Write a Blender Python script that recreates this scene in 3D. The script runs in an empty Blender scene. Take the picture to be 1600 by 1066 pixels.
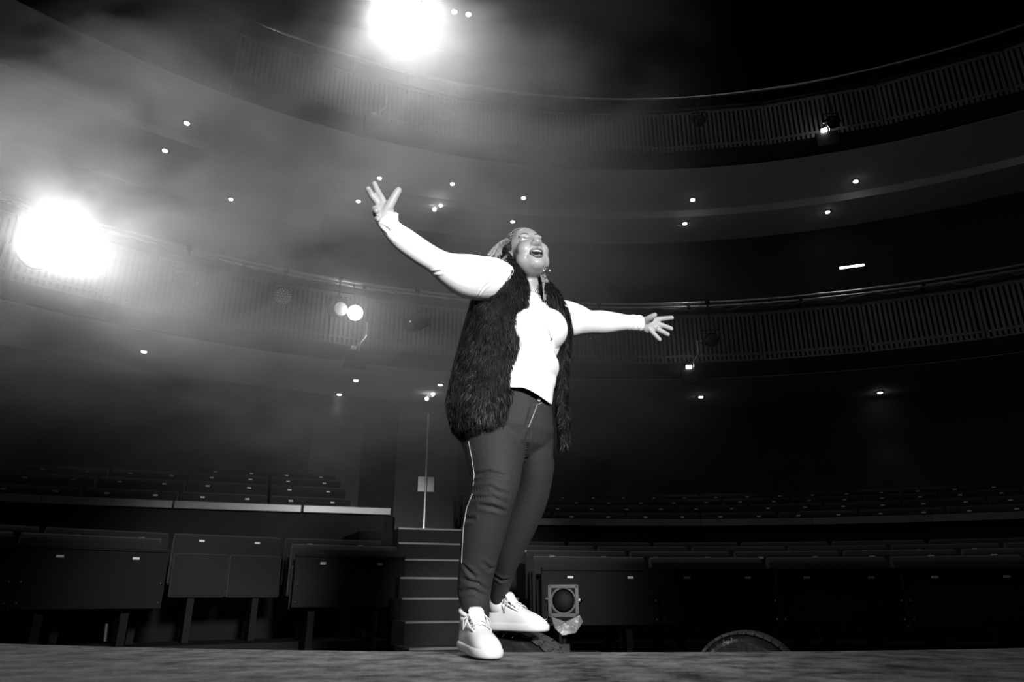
import bpy, bmesh, math, random
import numpy as np
from mathutils import Vector, Matrix, Euler
R = math.radians
rnd = random.Random(7)
SC = bpy.context.scene
COL = SC.collection

# ---------------------------------------------------------------- camera, world, exposure
FPX, PITCH, CAMH = 1100.0, R(20), 0.2
cam_d = bpy.data.cameras.new('camera'); cam = bpy.data.objects.new('camera', cam_d); COL.objects.link(cam)
cam.location = (0, 0, CAMH); cam.rotation_euler = (R(90) + PITCH, 0, 0)
cam_d.sensor_fit = 'HORIZONTAL'; cam_d.sensor_width = 36.0; cam_d.lens = FPX / 1600 * 36.0
cam_d.clip_start = 0.05; cam_d.clip_end = 200
SC.camera = cam
SC.view_settings.view_transform = 'Standard'; SC.view_settings.look = 'None'
SC.view_settings.exposure = 0.0; SC.view_settings.gamma = 1.0; SC.view_settings.use_curve_mapping = False
SC.cycles.use_denoising = True
SC.cycles.max_bounces = 5; SC.cycles.diffuse_bounces = 2; SC.cycles.glossy_bounces = 2
SC.cycles.volume_bounces = 0; SC.cycles.transparent_max_bounces = 12
SC.cycles.volume_step_rate = 2.0; SC.cycles.volume_max_steps = 64
SC.cycles.sample_clamp_indirect = 3.0; SC.cycles.caustics_reflective = False; SC.cycles.caustics_refractive = False
world = bpy.data.worlds.new('world'); SC.world = world; world.use_nodes = True
world.node_tree.nodes['Background'].inputs[0].default_value = (1, 1, 1, 1)
world.node_tree.nodes['Background'].inputs[1].default_value = 0.0015


def P(u, v, Y):
    """the place at distance Y (metres up the hall) that the photograph shows at u, v"""
    x = (u - 800) / FPX; y = (533 - v) / FPX
    d = (x, math.cos(PITCH) - y * math.sin(PITCH), math.sin(PITCH) + y * math.cos(PITCH)); t = Y / d[1]
    return Vector((d[0] * t, Y, CAMH + d[2] * t))


def light(name, kind, loc, target, energy, size=0.1, cone=40, blend=0.3):
    d = bpy.data.lights.new(name, kind); d.energy = energy
    if kind == 'AREA': d.size = size
    else: d.shadow_soft_size = size
    if kind == 'SPOT': d.spot_size = R(cone); d.spot_blend = blend
    o = bpy.data.objects.new(name, d); COL.objects.link(o); o.location = loc
    o.rotation_euler = (Vector(target) - Vector(loc)).to_track_quat('-Z', 'Y').to_euler()
    return o

LAMP1 = P(60, 390, 7.3); LAMP2 = P(620, -4, 6.3)
key = light('key_spot', 'SPOT', (1.9, -2.9, 2.2), (0.0, 2.75, 0.95), 3000, 0.38, 29, 0.7)
front = light('front_spot', 'SPOT', (-1.6, -3.2, 3.0), (0.0, 2.7, 0.9), 50, 0.3, 32, 0.9)
TOCAM = lambda p: (Vector((0, 0, 1.2)) - p).normalized() * 0.30
spot1 = light('lamp_beam', 'SPOT', LAMP1 + TOCAM(LAMP1), LAMP1 + TOCAM(LAMP1) + Vector((3, -1.0, 0.1)), 300, 0.24, 104, 0.7)
spot2 = light('lamp_beam', 'SPOT', LAMP2 + TOCAM(LAMP2), LAMP2 + TOCAM(LAMP2) + Vector((1.2, -1.0, -3.3)), 400, 0.24, 92, 0.35)
side = light('haze_fill_spot', 'SPOT', (-9.1, 6.4, 6.1), (0.5, 6.2, 3.7), 1200, 0.15, 46, 0.8)  # added unseen spot that brightens the haze from the left
pit_fill = light('balcony_fill', 'SPOT', (-2.4, 3.4, -0.25), (-2.0, 11.5, 6.6), 1700, 0.4, 62, 1.0)  # added spot low in the pit, brightens soffits and balcony fronts
top_fill = light('overhead_fill', 'AREA', (2.0, 5.0, 10.4), (1.0, 8.5, 0), 16, 5.0)  # added soft fill from overhead, lifts the seat tops

# ---------------------------------------------------------------- materials
MATS = {}
def mat(name, v=0.5, rough=0.6, metal=0.0, noise=0.0, scale=8.0, bump=0.0, emit=0.0, v2=None, detail=4.0, stretch=None, spec=0.5, sheen=0.0):
    if name in MATS: return MATS[name]
    m = bpy.data.materials.new(name); m.use_nodes = True; nt = m.node_tree; b = nt.nodes['Principled BSDF']
    b.inputs['Base Color'].default_value = (v, v, v, 1); b.inputs['Roughness'].default_value = rough
    b.inputs['Metallic'].default_value = metal; b.inputs['Specular IOR Level'].default_value = spec
    if sheen: b.inputs['Sheen Weight'].default_value = sheen
    if noise or bump or v2 is not None:
        tc = nt.nodes.new('ShaderNodeTexCoord'); mp = nt.nodes.new('ShaderNodeMapping'); n = nt.nodes.new('ShaderNodeTexNoise')
        nt.links.new(tc.outputs['Object'], mp.inputs[0]); nt.links.new(mp.outputs[0], n.inputs['Vector'])
        if stretch: mp.inputs['Scale'].default_value = stretch
        n.inputs['Scale'].default_value = scale; n.inputs['Detail'].default_value = detail
        r = nt.nodes.new('ShaderNodeValToRGB'); lo = v * (1 - noise); hi = v2 if v2 is not None else v * (1 + noise)
        r.color_ramp.elements[0].position = 0.3; r.color_ramp.elements[1].position = 0.7
        r.color_ramp.elements[0].color = (lo, lo, lo, 1); r.color_ramp.elements[1].color = (hi, hi, hi, 1)
        nt.links.new(n.outputs[0], r.inputs[0]); nt.links.new(r.outputs[0], b.inputs['Base Color'])
        if bump:
            bp = nt.nodes.new('ShaderNodeBump'); bp.inputs['Strength'].default_value = bump; bp.inputs['Distance'].default_value = 0.02
            nt.links.new(n.outputs[0], bp.inputs['Height']); nt.links.new(bp.outputs[0], b.inputs['Normal'])
    if emit:
        b.inputs['Emission Color'].default_value = (1, 1, 1, 1); b.inputs['Emission Strength'].default_value = emit
    MATS[name] = m; return m

M = dict(
    dark=mat('dark_paint', 0.010, 0.7, noise=0.2, spec=0.2), black=mat('black_metal', 0.010, 0.4, noise=0.2, spec=0.3),
    soffit=mat('plaster', 0.60, 0.8, noise=0.06, scale=2), wall=mat('wall_paint', 0.03, 0.7, noise=0.15, scale=2),
    wallmid=mat('wall_panel', 0.09, 0.6, noise=0.15, scale=2), slat=mat('panel_metal', 0.17, 0.5, noise=0.1, scale=3),
    rail=mat('brushed_rail', 0.85, 0.33, metal=1.0, noise=0.1, scale=6), ledge=mat('varnished_ledge', 0.16, 0.3, noise=0.15, scale=5),
    seat=mat('seat_fabric', 0.024, 0.9, noise=0.15, scale=60, bump=0.1, spec=0.2, sheen=0.15), panel=mat('seat_panel', 0.007, 0.6, noise=0.1, spec=0.15),
    tag=mat('tag_white', 0.85, 0.4, noise=0.03), screw=mat('screw_steel', 0.8, 0.2, metal=1.0, noise=0.05),
    dlens=mat('unlit_lens', 0.03, 0.15, noise=0.1), grey=mat('grey_metal', 0.035, 0.4, noise=0.2), bulb=mat('lit_bulb', 1, 0.5, noise=0.01, emit=14), glow=mat('dim_glow', 0.5, 0.3, noise=0.2, scale=20, emit=0.35), lens=mat('lamp_lens', 1, 0.5, noise=0.01, emit=34),
    rubber=mat('rubber', 0.02, 0.32, noise=0.4, scale=30, bump=0.15), gel=mat('lamp_gel', 0.2, 0.3, noise=0.3, scale=20, bump=0.3),
    stair=mat('stair_carpet', 0.006, 0.8, noise=0.2, scale=20), nosing=mat('stair_nosing', 0.12, 0.4, metal=0.3, noise=0.1))


def stage_material():
    m = bpy.data.materials.new('worn_stage_floor'); m.use_nodes = True; nt = m.node_tree; b = nt.nodes['Principled BSDF']
    tc = nt.nodes.new('ShaderNodeTexCoord')
    def noise(scale, detail, rough, stretch):
        mp = nt.nodes.new('ShaderNodeMapping'); mp.inputs['Scale'].default_value = stretch
        n = nt.nodes.new('ShaderNodeTexNoise'); n.inputs['Scale'].default_value = scale
        n.inputs['Detail'].default_value = detail; n.inputs['Roughness'].default_value = rough
        nt.links.new(tc.outputs['Object'], mp.inputs[0]); nt.links.new(mp.outputs[0], n.inputs['Vector']); return n
    def ramp(src, a, b_, ca, cb):
        r = nt.nodes.new('ShaderNodeValToRGB'); r.color_ramp.elements[0].position = a; r.color_ramp.elements[1].position = b_
        r.color_ramp.elements[0].color = (ca,) * 3 + (1,); r.color_ramp.elements[1].color = (cb,) * 3 + (1,)
        nt.links.new(src.outputs[0], r.inputs[0]); return r
    a = ramp(noise(7.0, 10, 0.74, (1, 1.0, 1)), 0.38, 0.64, 0.014, 0.27)
    c = ramp(noise(55, 6, 0.8, (1, 1.0, 1)), 0.56, 0.74, 0.0, 0.40)
    add = nt.nodes.new('ShaderNodeMixRGB'); add.blend_type = 'ADD'; add.inputs[0].default_value = 1
    nt.links.new(a.outputs[0], add.inputs[1]); nt.links.new(c.outputs[0], add.inputs[2]); nt.links.new(add.outputs[0], b.inputs['Base Color'])
    rr = ramp(noise(9, 4, 0.6, (1, 1, 1)), 0.3, 0.7, 0.45, 0.75); nt.links.new(rr.outputs[0], b.inputs['Roughness'])
    bp = nt.nodes.new('ShaderNodeBump'); bp.inputs['Strength'].default_value = 0.35; bp.inputs['Distance'].default_value = 0.004
    nt.links.new(noise(60, 5, 0.7, (1, 1, 1)).outputs[0], bp.inputs['Height']); nt.links.new(bp.outputs[0], b.inputs['Normal'])
    return m

# ---------------------------------------------------------------- helpers
class MB:
    """collects shapes and links them as ONE mesh object"""
    def __init__(s): s.v = []; s.f = []
    def add(s, vs, fs):
        o = len(s.v); s.v += [tuple(x) for x in vs]; s.f += [tuple(i + o for i in f) for f in fs]; return s
    def box(s, c, d, rz=0.0, rot=None):
        m = rot if rot is not None else Matrix.Rotation(rz, 3, 'Z'); c = Vector(c); h = Vector(d) / 2
        vs = [c + m @ Vector((sx * h.x, sy * h.y, sz * h.z)) for sx in (-1, 1) for sy in (-1, 1) for sz in (-1, 1)]
        return s.add(vs, [(0, 1, 3, 2), (4, 6, 7, 5), (0, 4, 5, 1), (2, 3, 7, 6), (0, 2, 6, 4), (1, 5, 7, 3)])
    def tube(s, pts, r, n=10, caps=True, side=None, flat=1.0):
        pts = [Vector(p) for p in pts]; k = len(pts); rs = r if isinstance(r, (list, tuple)) else [r] * k
        o = len(s.v); prev = None
        for i, p in enumerate(pts):
            t = (pts[min(i + 1, k - 1)] - pts[max(i - 1, 0)]).normalized()
            if prev is None:
                a = Vector(side) if side is not None else (Vector((0, 0, 1)) if abs(t.z) < 0.9 else Vector((1, 0, 0)))
            else: a = prev
            a = (a - t * a.dot(t)).normalized(); prev = a; b = t.cross(a)
            for j in range(n):
                w = 2 * math.pi * j / n; s.v.append(tuple(p + a * (math.cos(w) * rs[i]) + b * (math.sin(w) * rs[i] * flat)))
        for i in range(k - 1):
            for j in range(n):
                j2 = (j + 1) % n; s.f.append((o + i * n + j, o + i * n + j2, o + (i + 1) * n + j2, o + (i + 1) * n + j))
        if caps: s.f.append(tuple(o + j for j in range(n))[::-1]); s.f.append(tuple(o + (k - 1) * n + j for j in range(n)))
        return s
    def lathe(s, base, axis, prof, n=20):
        """prof: (distance along the axis, radius) pairs"""
        ax = Vector(axis).normalized(); pts = [Vector(base) + ax * d for d, _ in prof]
        a = Vector((0, 0, 1)) if abs(ax.z) < 0.9 else Vector((1, 0, 0)); a = (a - ax * a.dot(ax)).normalized(); b = ax.cross(a); o = len(s.v)
        for p, (d, r) in zip(pts, prof):
            for j in range(n):
                w = 2 * math.pi * j / n; s.v.append(tuple(p + a * (math.cos(w) * r) + b * (math.sin(w) * r)))
        for i in range(len(prof) - 1):
            for j in range(n):
                j2 = (j + 1) % n; s.f.append((o + i * n + j, o + i * n + j2, o + (i + 1) * n + j2, o + (i + 1) * n + j))
        s.f.append(tuple(o + j for j in range(n))[::-1]); s.f.append(tuple(o + (len(prof) - 1) * n + j for j in range(n)))
        return s
    def ball(s, c, r, nu=14, nv=8, sc=(1, 1, 1), rot=None):
        c = Vector(c); o = len(s.v); m = rot if rot is not None else Matrix.Identity(3)
        for i in range(1, nv):
            th = math.pi * i / nv
            for j in range(nu):
                ph = 2 * math.pi * j / nu
                s.v.append(tuple(c + m @ Vector((r * sc[0] * math.sin(th) * math.cos(ph), r * sc[1] * math.sin(th) * math.sin(ph), r * sc[2] * math.cos(th)))))
        s.v.append(tuple(c + m @ Vector((0, 0, r * sc[2])))); s.v.append(tuple(c - m @ Vector((0, 0, r * sc[2])))); T = len(s.v) - 2
        for i in range(nv - 2):
            for j in range(nu):
                j2 = (j + 1) % nu; s.f.append((o + i * nu + j, o + (i + 1) * nu + j, o + (i + 1) * nu + j2, o + i * nu + j2))
        for j in range(nu):
            j2 = (j + 1) % nu; s.f.append((T, o + j, o + j2)); s.f.append((T + 1, o + (nv - 2) * nu + j2, o + (nv - 2) * nu + j))
        return s
    def build(s, name, m, parent=None, smooth=False, bevel=0.0, seg=2, loc=None, world=False):
        me = bpy.data.meshes.new(name); vs = s.v
        if loc is not None: vs = [(x - loc[0], y - loc[1], z - loc[2]) for x, y, z in vs]
        me.from_pydata(vs, [], s.f); me.materials.append(m)
        b = bmesh.new(); b.from_mesh(me); bmesh.ops.recalc_face_normals(b, faces=b.faces)
        if bevel: bmesh.ops.bevel(b, geom=list(b.edges), offset=bevel, segments=seg, affect='EDGES', profile=0.6)
        b.to_mesh(me); b.free()
        if smooth:
            for p in me.polygons: p.use_smooth = True
        o = bpy.data.objects.new(name, me); COL.objects.link(o)
        if loc is not None: o.location = loc
        if parent is not None:
            o.parent = parent
            if world: o.matrix_parent_inverse = parent.matrix_basis.inverted()
        return o

def tag(o, label=None, cat=None, group=None, kind=None):
    if label: o['label'] = label
    if cat: o['category'] = cat
    if group: o['group'] = group
    if kind: o['kind'] = kind
    return o

def empty(name, loc=(0, 0, 0), rz=0.0):
    o = bpy.data.objects.new(name, None); COL.objects.link(o); o.location = loc; o.rotation_euler = (0, 0, rz); o.empty_display_size = 0.1
    return o

def copy_tree(o, parent=None):
    c = o.copy(); COL.objects.link(c); c.parent = parent
    for ch in [x for x in CHILD.get(o.name, [])]: copy_tree(ch, c)
    return c
CHILD = {}
def index_children(o):
    CHILD[o.name] = list(o.children)
    for c in o.children: index_children(c)

ORD = ['first', 'second', 'third', 'fourth', 'fifth', 'sixth', 'seventh', 'eighth', 'ninth', 'tenth', 'eleventh', 'twelfth']

# the auditorium is drawn round one centre
CX, CY = 2.0, -0.5
def pol(r, a, z=0.0):   # a in degrees, 0 = straight up the hall, negative = towards the left
    return Vector((CX + r * math.sin(R(a)), CY + r * math.cos(R(a)), z))

def ring_prism(mb, r0, r1, z0, z1, a0, a1, step=4.0):
    n = max(1, round((a1 - a0) / step)); o = len(mb.v)
    for i in range(n + 1):
        a = a0 + (a1 - a0) * i / n
        for r, z in ((r0, z0), (r1, z0), (r1, z1), (r0, z1)): mb.v.append(tuple(pol(r, a, z)))
    for i in range(n):
        for j in range(4):
            j2 = (j + 1) % 4; mb.f.append((o + i * 4 + j, o + (i + 1) * 4 + j, o + (i + 1) * 4 + j2, o + i * 4 + j2))
    mb.f.append((o, o + 1, o + 2, o + 3)); e = o + n * 4; mb.f.append((e + 3, e + 2, e + 1, e))
    return mb

def struct(o): o['kind'] = 'structure'; return o

# ---------------------------------------------------------------- the hall
# stage: worn boards with a gently curved front edge
b = MB(); edge = []
for i in range(41):
    x = -6 + 12 * i / 40; edge.append((x, 2.965 + 0.075 * (x - 0.35) ** 2 if abs(x) < 4 else 2.965 + 0.075 * (4 - 0.35 * (1 if x > 0 else -1)) ** 2))
n = len(edge)
vs = [(x, -5.0, 0.0) for x, y in edge] + [(x, y, 0.0) for x, y in edge] + [(x, y, -0.12) for x, y in edge] + [(x, -5.0, -0.12) for x, y in edge]
fs = []
for k in range(3):
    for i in range(n - 1): fs.append((k * n + i, k * n + i + 1, (k + 1) * n + i + 1, (k + 1) * n + i))
fs.append((0, n, 2 * n, 3 * n)); fs.append((n - 1, 4 * n - 1, 3 * n - 1, 2 * n - 1))
for i in range(n - 1): fs.append((3 * n + i, 3 * n + i + 1, i + 1, i))
b.add(vs, fs); struct(b.build('floor', stage_material()))
b = MB()
for k in range(0, n - 1): 
    (x0, y0), (x1, y1) = edge[k], edge[k + 1]
    b.add([(x0, y0 - .05, -.12), (x1, y1 - .05, -.12), (x1, y1 - .05, -.45), (x0, y0 - .05, -.45), (x0, y0 - .08, -.12), (x1, y1 - .08, -.12), (x1, y1 - .08, -.45), (x0, y0 - .08, -.45)],
          [(0, 1, 2, 3), (7, 6, 5, 4)])
struct(b.build('trim_stage_front', M['dark']))
# stalls floor: flat pit, then shallow seat tiers, then the raised rear stalls
b = MB(); b.box((1.5, 4.5, -0.5), (17, 10, 0.1))
struct(b.build('floor_pit', M['dark']))
tiers = MB()
for k in range(4): ring_prism(tiers, 6.85 + 0.8 * k, 6.85 + 0.8 * (k + 1), -0.46, -0.45 + 0.1 * k + 0.005, -14.2, 50)
for k in range(2): ring_prism(tiers, 8.1 + 0.8 * k, 8.1 + 0.8 * (k + 1), -0.46, -0.32 + 0.11 * k, -60, -21.4)
struct(tiers.build('floor_stalls', M['dark']))
REAR_L = [(11.0, 1.46), (11.75, 1.70), (12.5, 1.92), (13.2, 2.12)]
REAR_R = [(10.95, 1.36), (11.65, 1.55), (12.4, 1.74), (13.15, 1.92)]
LE, LU, LN = Vector((-1.57, 9.3, 0)), Vector((-0.9403, -0.3407, 0)), Vector((-0.3407, 0.9403, 0)); LRZ = math.atan2(0.3407, 0.9403)
rear = MB()
for rows, a0, a1 in ((REAR_R, -14.3, 50),):
    for k, (r, top) in enumerate(rows):
        ring_prism(rear, r - 0.36 if k else 10.6, 13.8 if k == 3 else rows[k + 1][0] - 0.36, -0.46, top - 1.0, a0, a1)
for k, (r, top) in enumerate(REAR_L):
    d0 = 0.18 + 0.72 * k; d1 = d0 + (0.72 if k < 3 else 1.3); c = LE + LU * 3.0 + LN * (d0 + d1) / 2
    rear.box((c.x, c.y, (top - 1.0 - 0.46) / 2), (5.7, d1 - d0, top - 1.0 + 0.46), LRZ)
ring_prism(rear, 9.42, 13.8, -0.46, 0.90, -23.2, -14.3)
struct(rear.build('floor_rear_stalls', M['dark']))

# walls
b = MB(); ring_prism(b, 13.8, 14.1, -0.45, 3.75, -64, 52); struct(b.build('wall_back', M['wall']))
b = MB(); ring_prism(b, 13.7, 14.0, 3.85, 7.1, -64, -24.6); ring_prism(b, 13.0, 14.0, 3.85, 7.1, -24.6, 52); struct(b.build('wall_circle', M['wall']))
b = MB(); ring_prism(b, 13.0, 13.3, 7.1, 11.2, -64, 52); struct(b.build('wall_gallery', M['dark']))
b = MB(); b.box((-9.6, 3.0, 5.3), (0.3, 18, 12)); struct(b.build('wall_left', M['dark']))
b = MB(); b.box((11.6, 3.0, 5.3), (0.3, 18, 12)); struct(b.build('wall_right', M['dark']))
b = MB(); b.box((1.0, 4.5, 11.3), (22, 20, 0.2)); struct(b.build('ceiling', M['dark']))
# undersides of the balconies (pale plaster)
b = MB(); ring_prism(b, 11.86, 14.1, 3.64, 3.85, -60, 50); struct(b.build('ceiling_under_lower_balcony', M['soffit']))
b = MB(); ring_prism(b, 10.64, 14.0, 6.94, 7.14, -60, 50); ring_prism(b, 12.0, 14.0, 6.80, 6.94, -60, 50); struct(b.build('ceiling_under_upper_balcony', M['soffit']))

# double door at the head of the aisle, with a pale strip standing in for light leaking between its leaves
dr = empty('door_1'); dr['kind'] = 'structure'
def on_wall(mb, r, a0, a1, z0, z1, th): return ring_prism(mb, r - th, r, z0, z1, a0, a1, 2.0)
for a0, a1 in ((-17.3, -15.05), (-14.95, -12.6)): 
    lf = on_wall(MB(), 13.78, a0, a1, 0.92, 3.45, 0.05).build('door_leaf', M['wallmid'], dr)
    hb = MB(); hb.box(pol(13.69, -15.35 if a0 < -15 else -14.65, 2.1), (0.12, 0.03, 0.26), R(15)); hb.build('door_handle', M['rail'], lf)
on_wall(MB(), 13.74, -15.05, -14.95, 0.92, 3.4, 0.02).build('light_leak_strip', M['rail'], dr)
tp = on_wall(MB(), 13.78, -23.6, -19.9, 1.2, 3.15, 0.06); struct(tp.build('trim_1', M['wallmid']))

# ---------------------------------------------------------------- balconies
def balcony(name, label, r, zb, band, ptop, rail, a0, a1, panel_deg, gaps, npanels_label):
    t = empty(name, pol(r, 0, zb)); tag(t, label, 'balcony')
    inv = t.matrix_basis
    ring_prism(MB(), r - 0.10, r + 0.12, zb, band, a0, a1, panel_deg).build('fascia_band', M['dark'], t, loc=tuple(pol(r, 0, zb))).location = (0, 0, 0)
    def part(mb, nm, m, **k):
        o = mb.build(nm, m, t, loc=tuple(pol(r, 0, zb)), **k); o.location = (0, 0, 0); return o
    part(ring_prism(MB(), r + 0.06, r + 0.10, band, ptop, a0, a1, panel_deg), 'backing_board', M['dark'])
    part(ring_prism(MB(), r + 0.12, r + 1.0, band - 0.06, band, a0, a1, panel_deg), 'deck', M['dark'])
    n = round((a1 - a0) / panel_deg); pts = []
    for i in range(n):
        b0 = a0 + (a1 - a0) * i / n; b1 = a0 + (a1 - a0) * (i + 1) / n
        p0 = pol(r, b0); p1 = pol(r, b1); d = (p1 - p0); L = d.length; d.normalize(); rz = math.atan2(d.y, d.x)
        mb = MB(); H = ptop - band; pitch = 0.074; m_ = int((L - 0.10) / pitch); s0 = (L - (m_ - 1) * pitch) / 2
        def bx(x, z, w, h, th=0.03): mb.box(p0 + d * x + Vector((0, 0, z)), (w, th, h), rz)
        bx(L / 2, band + 0.025, L - 0.03, 0.05); bx(L / 2, band + 0.15, L - 0.03, 0.04); bx(L / 2, ptop - 0.03, L - 0.03, 0.06)
        for j in range(m_): 
            bx(s0 + j * pitch, band + 0.09, 0.042, 0.10); bx(s0 + j * pitch, band + 0.15 + (H - 0.19) / 2, 0.040, H - 0.19)
        bx(0.03, band + H / 2, 0.04, H); bx(L - 0.03, band + H / 2, 0.04, H)
        part(mb, 'slotted_panel', M['slat'])
        mid = (p0 + p1) / 2
    npt = [pol(r - 0.02, a0 + (a1 - a0) * i / (n * 3), rail) for i in range(n * 3 + 1)]
    part(MB().tube(npt, 0.028, 10), 'handrail', M['rail'], smooth=True)
    for i in range(n * 2 + 1):
        p = pol(r - 0.0, a0 + (a1 - a0) * i / (n * 2), 0); part(MB().tube([p + Vector((0, 0, ptop - 0.1)), p + Vector((0, 0, rail - 0.02))], 0.016, 8), 'rail_post', M['black'], smooth=True)
    part(ring_prism(MB(), r - 0.05, r + 0.14, ptop, ptop + 0.04, a0, a1, panel_deg), 'capping', M['black'])
    return t
bal1 = balcony('balcony', 'lower balcony front with grey slotted panels and two metal rails', 11.9, 3.65, 3.90, 4.80, 5.02, -60, 50, 8.0, None, 0)
bal2 = balcony('balcony', 'upper balcony front with grey slotted panels below the top handrail', 10.68, 6.95, 7.24, 8.10, 8.40, -34.6, 50, 9.4, None, 0)
b = MB(); ring_prism(b, 10.60, 10.85, 6.95, 8.40, -60, -34.7); struct(b.build('wall_gallery_side', M['dark']))
b = MB().tube([pol(11.66, -60 + 110 * i / 60, 4.86) for i in range(61)], 0.024, 10)
bar = b.build('lighting_bar', M['rail'], smooth=True); tag(bar, 'long curved metal lighting bar clamped in front of the lower balcony', 'pipe')
for a in range(-58, 50, 9):
    MB().box(pol(11.73, a, 4.86), (0.05, 0.2, 0.06), -R(a)).build('clamp', M['black'], bar)
b = MB(); pts = [pol(11.60 + 0.02 * math.sin(i * 1.3), -56 + 100 * i / 160, 4.80 + 0.025 * math.sin(i * 0.9) + 0.02 * math.sin(i * 2.3)) for i in range(161)]
tag(b.tube(pts, 0.010, 6).build('power_cable', M['ledge'], smooth=True), 'thin cable draped along the lighting bar of the lower balcony', 'cable')

# ---------------------------------------------------------------- seats, stairs, ledges
def seat_unit(front, tags_high=False, w=1.03):
    t = empty('theatre_seat')
    n = 8; prof = [(0.0, 0.52), (-0.03, 0.80), (-0.02, 0.95), (0.01, 0.985), (0.05, 1.0), (0.09, 0.985), (0.105, 0.95), (0.10, 0.52)]
    mb = MB(); vs = [(sx * (w / 2), y + 0.05, z) for sx in (-1, 1) for y, z in prof]
    mb.add(vs, [tuple(range(n)), tuple(range(n, 2 * n))[::-1]] + [(i, (i + 1) % n, n + (i + 1) % n, n + i) for i in range(n)])
    mb.build('backrest', M['seat'], t, bevel=0.012)
    for s in (-0.25, 0.25):
        MB().box((s * w, -0.02 if front else -0.06, 0.60), (w / 2 - 0.016, 0.09, 0.40), rot=Matrix.Rotation(R(-6), 3, 'X')).build('seat', M['seat'], t, bevel=0.02)
    for s in (-1, 1): MB().box((s * 0.30, 0.05, 0.27), (0.06, 0.20, 0.54)).build('leg', M['panel'], t)
    if front:
        MB().box((0, -0.22, 0.655), (w, 0.03, 0.45)).box((0, -0.235, 0.875), (w + 0.004, 0.05, 0.02)).build('front_panel', M['panel'], t)
        for s in (-0.26, 0.26): MB().box((s * w, -0.24, 0.81), (0.052, 0.008, 0.020)).build('number_tag', M['tag'], t, bevel=0.003)
        for sx in (-1, 1):
            for z in (0.62, 0.47): MB().ball((sx * (w / 2 - 0.03), -0.238, z), 0.010, 8, 6).build('screw', M['screw'], t)
    else:
        for s in (-0.26, 0.26): MB().box((s * w, 0.015, 0.93), (0.05, 0.012, 0.018)).build('number_tag', M['tag'], t)
    return t
proto_front = seat_unit(True); proto_back = seat_unit(False)
for p in (proto_front, proto_back): index_children(p)
used = {}
def place_seat(proto, r, a, z, label, group):
    o = proto if not used.get(proto.name) else copy_tree(proto)
    used[proto.name] = True
    o.location = pol(r, a, z); o.rotation_euler = (0, 0, -R(a)); tag(o, label, 'seat', group); return o
ROWN = ['front', 'second', 'third', 'fourth']
for k in range(4):                                                   # right-hand block
    r = 7.22 + 0.8 * k; st = math.degrees(1.075 / r); a = [-14.5, -13.4, -13.7, -14.2][k] + st / 2; j = 0
    while a < 44:
        fr = (k == 0)
        lab = ('double theatre seat with tagged front panel, %s right of the aisle in the front row' if fr else 'dark double theatre seat, %s right of the aisle in the ' + ROWN[k] + ' row') % (ORD[j] if j < 12 else 'last')
        place_seat(proto_front if fr else proto_back, r, a, -0.45 + 0.1 * k, lab, ('front' if fr else ROWN[k]) + ' row seats right of the stairs'); a += st; j += 1
for k in range(2):                                                   # left-hand block
    r = 8.45 + 0.8 * k; st = math.degrees(1.075 / r); a = -21.6 - st / 2; j = 0
    while a > -58:
        if not (k == 0 and j in (1,)):
            lab = ('double theatre seat with tagged front panel, %s left of the aisle in the front row' if k == 0 else 'dark double theatre seat, %s left of the aisle in the second row') % (ORD[j] if j < 12 else 'last')
            place_seat(proto_front if k == 0 else proto_back, r, a, -0.315 + 0.11 * k, lab, ROWN[k] + ' row seats left of the stairs')
        a -= st; j += 1
for k, (r, top) in enumerate(REAR_L):
    for j in range(5):
        if k == 3 and j > 1 or k == 2 and j > 3: continue
        c = LE + LU * (0.95 + 1.075 * j) + LN * (0.55 + 0.72 * k)
        o = place_seat(proto_back, 1, 0, 0, 'dark double seat behind the left ledge, %s from the aisle, row %s' % (ORD[j], ['one', 'two', 'three', 'four'][k]), 'rear stalls seats behind the left ledge, row %s' % ['one', 'two', 'three', 'four'][k])
        o.location = (c.x, c.y, top - 1.0); o.rotation_euler = (0, 0, LRZ)
for side, rows in (('right', REAR_R),):             # rear stalls behind the ledges
    for k, (r, top) in enumerate(rows):
        st = math.degrees(1.075 / r); a = -24.2 - st / 2 if side == 'left' else -13.0 + st / 2; j = 0
        while (a > -55 if side == 'left' else a < 38):
            place_seat(proto_back, r, a, top - 1.0, 'dark double seat behind the %s ledge, %s from the aisle, row %s' % (side, ORD[j] if j < 12 else 'last', ['one', 'two', 'three', 'four'][k]), 'rear stalls seats behind the %s ledge, row %s' % (side, ['one', 'two', 'three', 'four'][k]))
            a += -st if side == 'left' else st; j += 1
# aisle stairs
t = empty('aisle_stairs', pol(7.7, -18.5, -0.45)); tag(t, 'dark carpeted aisle stairs with pale nosings leading up to the double door', 'stairs')
for k in range(-3, 5):
    z = 0.19 + 0.182 * k; Y = 6.8 + 0.34 * k; r = (Y + 0.5) / 0.948; o = (-t.location.x, -t.location.y, -t.location.z)
    s_ = ring_prism(MB(), r, r + 0.42 if k < 4 else 9.42, -0.45 if k < -2 else z - 0.2, z, -22.7 + 0.45 * k, -14.6, 8).build('step', M['stair'], t); s_.location = o
    n_ = ring_prism(MB(), r - 0.02, r + 0.035, z - 0.012, z + 0.006, -22.7 + 0.45 * k, -14.6, 8).build('nosing', M['nosing'], s_)
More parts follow.
